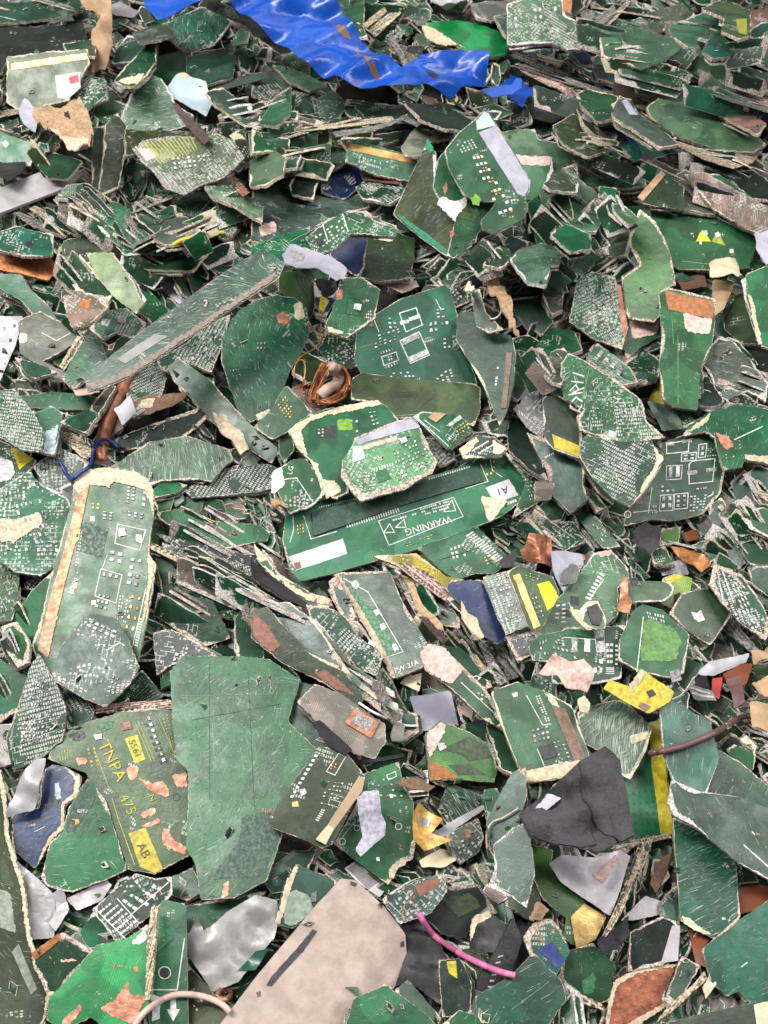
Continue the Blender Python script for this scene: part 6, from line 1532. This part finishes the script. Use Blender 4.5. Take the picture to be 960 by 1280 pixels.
3|@torn_fibre:torn laminate:fluff brown c2.4||brown torn curl at the white-dotted board's corner|508,72 560,80 642,130 622,142 560,122
2|d s4 a2 e0||dark green board edge just below the yellow-green patterned board|638,20 760,30 902,42 912,72 740,62
2|k s3 a4||dark board scrap with pale bits beside the yellow-green patterned board|538,30 642,10 645,82 558,92
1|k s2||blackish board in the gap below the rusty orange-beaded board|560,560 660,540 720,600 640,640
T 640 960 3
6|@cloth_rag:rag:rag char c4.5 h1.2|8,285|crumpled charcoal rag lying over the green boards|15,192 60,150 130,100 200,30 262,-22 330,-62 392,-12 412,130 442,272 380,302 300,332 190,312 60,272|P char cloth_fold rag 2.6:232,0 262,-20 328,-58 390,-10 410,130 438,268 380,298 330,262 285,215 250,130|P char cloth_fold rag 1.6:22,200 100,165 200,160 262,190 300,300 240,316 150,298 62,268
7|@plastic_film:plastic film:plastic lav c1.4|10,285|pale lavender film scrap caught on the charcoal rag|78,162 150,70 222,28 208,60 190,112 120,168
2|t s4 a0||dark teal board behind the charcoal rag's lower corner|-20,212 20,190 62,280 52,372 -20,375
4|d s5 a0 e3 r5 q2.4|9,285|big dark green board with pale scratched streaks at the right border|588,132 600,48 702,92 842,110 985,160 985,432 840,342 700,222 608,172|L wsil 1.6:870,290 960,370|L wsil 1.2:900,240 910,250
3|d s5 a0 e0 r4|8,285|dark green board lying behind the pale-streaked one at the right border|712,102 718,0 742,-80 850,-22 985,90 985,170 830,115
3|t s7 a0 e1 r4 q2|9,280|teal green four-sided board with bright scuffs below the pale-streaked one|605,185 700,238 832,330 852,562 760,637 690,602 638,572 618,352|P cream torn_edge fluff .7:635,555 660,560 700,590 750,628 690,612 640,580
1|@plastic_plate:plastic plate:plastic rust c.8||rust-brown plate behind the scuffed four-sided board|838,410 985,455 985,512 850,552
4|t s5 a0 e0 r6|10,280|teal green board with wide pinkish rim in the lower right corner|718,682 790,620 850,578 985,480 985,872 890,875 852,832 810,852 752,802|L wsil 1.5:860,745 880,730
5|O s2 a0 e0 r3 q1.4|8,285|dark green board with a cream end strip at the bottom right corner|538,970 700,930 985,865 985,985 540,985|P cream torn_edge paper .5:905,888 985,866 985,985 920,985
5|@copper_plate:copper plate:copper rust c.8 h2|10,285|reddish copper plate with beige rim at the bottom|348,970 362,880 380,800 480,750 622,733 572,832 572,892 470,940 430,985|P beige torn_edge fluff .6:348,970 362,880 378,798 480,748 624,732 615,745 485,765 395,812 372,900 362,970|P beige torn_edge fluff .6:430,960 500,920 575,880 572,900 500,945 440,985
3|k s4 a1 e0|12,280|black-green board with pale strip above the reddish copper plate|438,762 450,620 562,560 612,578 632,702 560,735|P silver bare_strip metal .5:558,732 600,590 630,590 622,722
5|@metal_foil:metal foil:metal silver c1.6|12,285|pale crumpled metal sheet just below the charcoal rag|130,362 180,328 300,340 400,310 442,332 402,452 360,557 250,482 178,432|P pinkw bare_patch fluff .4:290,400 380,330 395,340 330,440
3|y s3 a1 e1 r4|10,285|yellow-green narrow board with a folded gold metal end|48,332 70,288 152,310 142,372 262,490 300,560 270,680 200,640 210,560 120,490 98,440|P gold gold_clip gold 2:218,560 270,508 352,560 312,642 240,682 228,622
3|G s4 a2 e0||dark grey board at the side of the yellow-green narrow one|-20,372 70,408 112,460 82,572 -20,512|P tan bare_patch print .6:62,570 90,500 140,530 110,570
4|@board_strip:board strip:fluff beige c.8 h2||long pale beige edge bar below the drill-holed board|338,632 400,500 480,272 532,258 502,352 402,562 352,635
3|@board_strip:board strip:fluff beige c.8||wavy pale edge under the drill-holed board's lower side|370,300 430,280 480,258 590,245 600,262 500,280 400,318
2|@torn_fibre:torn laminate:fluff brown c2.2||brown curled strips beside the scuffed four-sided board|518,442 560,350 602,328 562,442 540,480
3|@metal_bracket:metal bracket:metal silver c1|14,290|bent pale metal bracket above the black-green board|408,572 500,478 582,508 552,552 450,572
4|t s4 a3 e0 r6|12,285|small board with orange beads and a navy blue patch|48,632 80,588 142,568 182,610 212,692 162,782 80,722|Q orange solder_dot copper 5 6 .4 .4 .7:80,600 160,590 200,700 100,740|P navy printed_patch print .4:95,680 150,650 200,720 165,755
3|d s3 a1 e0|12,290|dark green board below the orange-beaded navy-patched one|178,782 210,692 302,660 382,740 362,872 300,885 190,802|P green solder_mask_patch:260,800 310,760 310,840 270,850
4|teal s5 a0 e0 r3|10,285|dark green board with long fine scratches at the bottom|-135,860 0,780 80,698 182,800 200,862 120,985 -110,985|L lgreen .7:0,905 140,800
3|@plastic_lump:plastic scrap:rag dk c2.6||dark crumpled lump beside the black-green board with pale strip|298,682 412,590 422,652 362,722 320,732
3|d s3 a0||dark green sliver between copper plate and pinkish-rimmed teal board|578,872 640,708 702,740 642,842 590,892
4|@board_strip:board strip:fluff beige c.9||curved beige fibre strip right of the reddish copper plate|538,955 590,888 690,800 722,758 734,790 600,915
2|@plastic_plate:plastic plate:plastic rust c1||rust-red plate tucked under the scuffed four-sided board|658,600 742,640 712,682 732,745 690,732
1|@rubber_sheet:rubber sheet:dark blk c1||black rubber lying in the gap near the dark grey board|-20,530 70,598 62,722 -20,772
3|@board_strip:board strip:fluff beige c.8||beige edge between long-scratched board and dark green board at the bottom|188,808 230,830 335,885 345,910 262,880
1|@torn_fibre:torn laminate:fluff beige c2||beige fibre scrap in the dark gap beside the curved beige strip|708,842 740,778 762,822 722,882
"""

# ---------------------------------------------------------------- the pile's dark base
def build_ground():
    V, F = [], []
    n = 60
    for j in range(n + 1):
        for i in range(n + 1):
            x, y = -0.9 + 1.8 * i / n, -0.8 + 2.0 * j / n
            V.append((x, y, BASE_Z - .050 + noise.noise(Vector((x * 9, y * 9, 0))) * .012))
    for j in range(n):
        for i in range(n):
            a = j * (n + 1) + i
            F.append((a, a + 1, a + n + 2, a + n + 1))
    me = bpy.data.meshes.new('ground')
    me.from_pydata(V, [], F)
    me.materials.append(M['dark'])
    o = new_obj('ground', me)
    o.color = (.012, .013, .012, 1)
    o['kind'] = 'structure'


def plate_pts(r, a, b):
    m = r.choice((4, 5, 5, 6, 7))
    t0 = r.uniform(0, 6)
    out = []
    for i in range(m):
        th = t0 + i / m * math.tau + r.uniform(-.28, .28)
        q = r.uniform(.7, 1.2)
        out.append((math.cos(th) * a * q, math.sin(th) * b * q))
    fine = []
    for i in range(m):
        p, q_ = out[i], out[(i + 1) % m]
        k = max(1, int(math.hypot(q_[0] - p[0], q_[1] - p[1]) / .004))
        for s in range(k):
            fine.append((p[0] + (q_[0] - p[0]) * s / k + r.uniform(-.0005, .0005), p[1] + (q_[1] - p[1]) * s / k + r.uniform(-.0005, .0005)))
    return fine


def flow(x, y):
    """Direction in which the torn boards of this part of the heap are fanned (radians in the ground plane)."""
    return noise.noise(Vector((x * 3.3, y * 3.3, 4))) * 2.4 - .5 + noise.noise(Vector((x * 14, y * 14, 9))) * .5


def bundle(r, p, count, steep, size):
    yaw = flow(p.x, p.y) + r.gauss(0, .25)
    tilt = r.uniform(.6, 1.0) if steep else r.uniform(.1, .5)
    tilt *= r.choice((1, 1, 1, -1))
    R0 = Matrix.Rotation(yaw, 3, 'Z')
    across = R0 @ Vector((0, 1, 0))
    for k in range(count):
        R = R0 @ Matrix.Rotation(tilt + r.gauss(0, .06), 3, 'X') @ Matrix.Rotation(r.uniform(-.2, .2), 3, 'Y') @ Matrix.Rotation(r.gauss(0, .15), 3, 'Z')
        c = p + across * (k - count / 2) * r.uniform(.003, .0055) + Vector((0, 0, r.uniform(-.005, .002))) + R0 @ Vector((r.gauss(0, .006), 0, 0))
        pts = plate_pts(r, size * r.uniform(.7, 1.3), size * r.uniform(.42, .75))
        Loose.plate(pts, lambda x, y, z: c + R @ Vector((x, y, z)), r.uniform(.0016, .0026), Loose.tint())


def sheaf(r, x0, y0, x1, y1, ang, count, long=1.0, stray=9):
    """Torn boards standing nearly on edge, side by side, their broken edges running one way (photo angle in degrees, clockwise)."""
    for k in range(count):
        px, py = r.uniform(x0, x1), r.uniform(y0, y1)
        a = math.radians(ang + r.gauss(0, stray))
        m = r.choice((2, 3, 4, 5))
        half = r.uniform(18, 44) * long
        gap = r.uniform(5, 9)
        for q in range(m):
            sx, sy = px - math.sin(a) * gap * q + r.gauss(0, 3), py + math.cos(a) * gap * q + r.gauss(0, 2)
            hl = half * r.uniform(.6, 1.1)
            i, j = int(sx / ZS) + ZO, int(sy / ZS) + ZO
            if not (2 < i < ZW - 3 and 2 < j < ZH - 3):
                continue
            ends = []
            bad = False
            for t in (-1, -.5, 0, .5, 1):
                ii = int((sx + math.cos(a) * hl * t) / ZS) + ZO
                jj = int((sy + math.sin(a) * hl * t) / ZS) + ZO
                if not (0 <= ii < ZW and 0 <= jj < ZH) or (ii, jj) in KEEP:
                    bad = True
                    break
                ends.append(ZB[jj][ii])
            if bad:
                continue
            d = sorted(ends)[1] - .0015
            A = CAM + ray(sx - math.cos(a) * hl, sy - math.sin(a) * hl) * d
            B = CAM + ray(sx + math.cos(a) * hl, sy + math.sin(a) * hl) * d
            u = (B - A)
            L = u.length
            u.normalize()
            side = u.cross(Vector((0, 0, 1))).normalized()
            if side.y > 0:
                side = -side
            up = Vector((0, 0, 1))
            tl = math.radians(r.uniform(18, 50))
            v = (up - u * up.dot(u)).normalized() * math.cos(tl) - side * math.sin(tl) * r.choice((1, 1, 1, -1))
            nn = u.cross(v)
            hgt = r.uniform(.012, .022)
            pts = []
            n1 = max(3, int(L / .004))
            for s in range(n1 + 1):
                f = s / n1
                taper = min(1, min(f, 1 - f) * 6 + .45)
                pts.append((f * L - L / 2 + r.uniform(-.0005, .0005), r.uniform(-.0007, .0004) - (1 - taper) * .003))
            pts += [(L / 2 * .8, -hgt), (-L / 2 * .8, -hgt)]
            c = (A + B) / 2
            Loose.plate(pts, lambda x, y, z: c + u * x + v * y + nn * z, r.uniform(.0016, .0024), Loose.tint())


SHEAVES = ((200, 640, 400, 760, 29, 18, 1.7, 3), (470, 700, 640, 880, 58, 34, 1.3, 5), (660, 50, 960, 130, 20, 22, 1.6, 5), (690, 150, 960, 215, 24, 14), (0, 240, 140, 310, 36, 16),
           (900, 570, 980, 720, 50, 12), (270, 120, 480, 190, -6, 20), (560, 230, 780, 350, 55, 22), (60, 330, 330, 470, 50, 16), (640, 400, 760, 560, 58, 14),
           (0, 60, 200, 330, 40, 22), (160, 230, 420, 340, -25, 16), (590, 560, 700, 700, 50, 12), (740, 440, 960, 540, 30, 10), (560, 960, 860, 1260, 70, 34),
           (860, 760, 980, 960, 40, 14), (180, 1080, 480, 1200, 20, 14), (330, 880, 660, 1000, 35, 18), (0, 640, 80, 960, 60, 14), (400, 0, 960, 60, 15, 18),
           (640, 640, 960, 760, 40, 22), (-60, -60, 1020, 10, 15, 40))


def build_debris():
    """Shards packed below and between the countable pieces; the deep ones first, then bundles in the open gaps."""
    r = random.Random(3)
    for k in range(900):
        p = Vector((r.uniform(-.62, .62), r.uniform(-.42, .95), BASE_Z + r.uniform(-.030, -.012)))
        bundle(r, p, r.choice((3, 4, 5)), r.random() < .35, r.uniform(.014, .03))
    gaps = []
    for j in range(2, ZH - 2, 2):
        for i in range(2, ZW - 2, 2):
            x, y = (i - ZO + .5) * ZS, (j - ZO + .5) * ZS
            d = ray(x, y)
            base = (BASE_Z - CAM.z) / d.z
            if ZB[j][i] < base - 1e-5:
                continue
            hs = []
            for (dj, di) in [(a * q, b * q) for q in (5, 9, 13) for (a, b) in ((-1, 0), (1, 0), (0, -1), (0, 1), (-.7, .7), (.7, .7), (.7, -.7), (-.7, -.7))]:
                jj, ii = min(ZH - 1, max(0, int(j + dj))), min(ZW - 1, max(0, int(i + di)))
                dd = ray((ii - ZO + .5) * ZS, (jj - ZO + .5) * ZS)
                hs.append(CAM.z + dd.z * ZB[jj][ii])
            hs.sort()
            above = [v for v in hs if v > BASE_Z + .001]
            gaps.append((x, y, max(BASE_Z, above[len(above) // 5] if above else BASE_Z)))
    for (x, y, h) in gaps:
        if r.random() > .24:
            continue
        d = ray(x, y)
        size = r.uniform(.009, .022)
        z = h - .002 - .6 * size
        p = CAM + d * ((z - CAM.z) / d.z)
        bundle(r, p, r.choice((2, 3, 4)), r.random() < .4, size)
    for k in range(1100):                  # crumbs lying on the boards
        x, y = r.uniform(-20, 980), r.uniform(-20, 1300)
        i, j = int(x / ZS) + ZO, int(y / ZS) + ZO
        if (i, j) in KEEP and r.random() < .85:
            continue
        c = CAM + ray(x, y) * (ZB[j][i] - .0012)
        R = Matrix.Rotation(r.uniform(0, 6), 3, 'Z') @ Matrix.Rotation(r.gauss(0, .35), 3, 'X') @ Matrix.Rotation(r.gauss(0, .35), 3, 'Y')
        a = r.uniform(.0012, .0042)
        m = r.choice((3, 4, 4, 5))
        pts = [(math.cos(q / m * 6.283 + r.uniform(-.3, .3)) * a * r.uniform(.8, 1.4), math.sin(q / m * 6.283) * a * r.uniform(.4, .9)) for q in range(m)]
        Loose.plate(pts, lambda X, Y, Z: c + R @ Vector((X, Y, Z)), r.uniform(.0006, .0016), Loose.tint())
    for s in SHEAVES:
        sheaf(r, *s)
    o = Loose.finish('shard_debris')
    o['kind'] = 'stuff'
    o['label'] = 'loose smaller circuit board shards layered under and between the larger pieces'


build_ground()

# ---------------------------------------------------------------- the countable pieces, lowest first
def build_sheet(layer):
    """Blue plastic sheet: crumpled film."""
    T = (0, 0, 1)
    it = (layer, 900, '@plastic_sheet:plastic_sheet:plastic blue c3.6 h.5 q1.2', '14,270',
          'large crumpled bright blue plastic sheet with brown dirt lying across the top',
          '246,-12 330,-12 402,-10 418,20 442,55 470,80 502,101 513,94 527,84 560,82 592,83 609,88 606,116 582,126 562,143 532,136 510,127 482,132 442,125 418,120 388,101 350,70 320,50 290,24',
          ['P brown dirt_smear plastic .3:414,48 432,56 440,68 428,66', 'P brown dirt_smear plastic .3:446,76 458,82 462,94 452,90', 'P brown dirt_smear plastic .3:455,98 468,102 478,116 466,114', 'P dk dirt_smear plastic .3:532,102 545,104 552,112 540,112'], T)
    return it


items = parse(DATA)
items.append(build_sheet(4))
items.append((4, 901, '@plastic_sheet:plastic_sheet:plastic blue c1.2 h.5 q1.2', '6,270', 'small blue plastic corner hanging at the top edge beside the big blue sheet',
              '172,-16 272,-16 258,6 236,17 210,29 198,33 184,18', [], (0, 0, 1)))
items.append((4, 902, '@plastic_strip:plastic_strip:plastic blue c.8 h.5', '6,270', 'narrow twisted blue plastic tail at the sheet end',
              '600,112 620,108 640,106 645,98 652,98 652,110 640,118 615,122', [], (0, 0, 1)))
items.sort(key=lambda it: (it[0], it[1]))


def build_coil():
    """Copper winding round a pale core, with loose loops beside it."""
    T = (360, 440, 9.6)
    core = spline(pts_of('520,200 590,260 610,350 560,430 470,480 390,560', T), 8)
    P = rest_path(core, .004)
    P = [p + Vector((0, 0, .003)) for p in P]
    root = bpy.data.objects.new('copper_coil', None)
    COL.objects.link(root)
    root.location = P[len(P) // 2]
    o0 = root.location
    root['label'] = 'copper wire coil wound round a pale curved core beside the oval green board'
    root['category'] = 'coil'
    me = tube_mesh('coil_core', [p - o0 for p in P], .0045, 'paper', 12)
    c = new_obj('coil_core', me, root)
    c.color = (.50, .36, .30, 1)
    rr = random.Random(5)
    # windings: long loops lying along both flanks of the core
    for w_ in range(22):
        k = w_ / 21
        off = (k - .5) * 1.0
        pp = []
        if w_ < 9:
            base = '455,190 410,300 360,430 310,560 320,640'
            dx = (w_ - 4) * 13
        elif w_ < 19:
            base = '600,200 670,290 700,400 650,520 560,590 430,640 340,630'
            dx = (w_ - 14) * 13
        else:
            base = '480,190 540,170 620,210 690,300 720,420 690,520'
            dx = (w_ - 20) * 20
        for (x, y) in spline(pts_of(base, T), 8):
            pp.append((x + dx / 9.6 + rr.uniform(-.25, .25), y + rr.uniform(-.25, .25) + dx * .3 / 9.6))
        Q = rest_path(pp, .0006)
        Q = [q + Vector((0, 0, .0035 + .002 * math.sin(i * .12 + w_ * .8))) for i, q in enumerate(Q)]
        m2 = tube_mesh('copper_winding', [q - o0 for q in Q], .0008, 'copper', 6)
        o = new_obj('copper_winding', m2, root)
        o.color = (.36, .135, .055, 1)
    for base in ('75,330 80,200 120,120 180,110 210,200 195,330 180,390 120,430 60,460', '185,500 260,450 350,400 400,370', '110,110 190,40 300,-20 380,-110 390,-220 360,-300', '200,480 180,420 230,390 270,375'):
        Q = rest_path(spline(pts_of(base, T), 8), .0006)
        m2 = tube_mesh('loose_wire', [q - o0 + Vector((0, 0, .001)) for q in Q], .0006, 'copper', 6)
        o = new_obj('loose_wire', m2, root)
        o.color = (.55, .25, .10, 1)


done_coil = False
for it in items:
    if it[0] >= 5 and not done_coil:
        build_coil()
        done_coil = True
    if it[2].startswith('@tube_'):
        build_wire(it)
    else:
        build_piece(it)

build_debris()
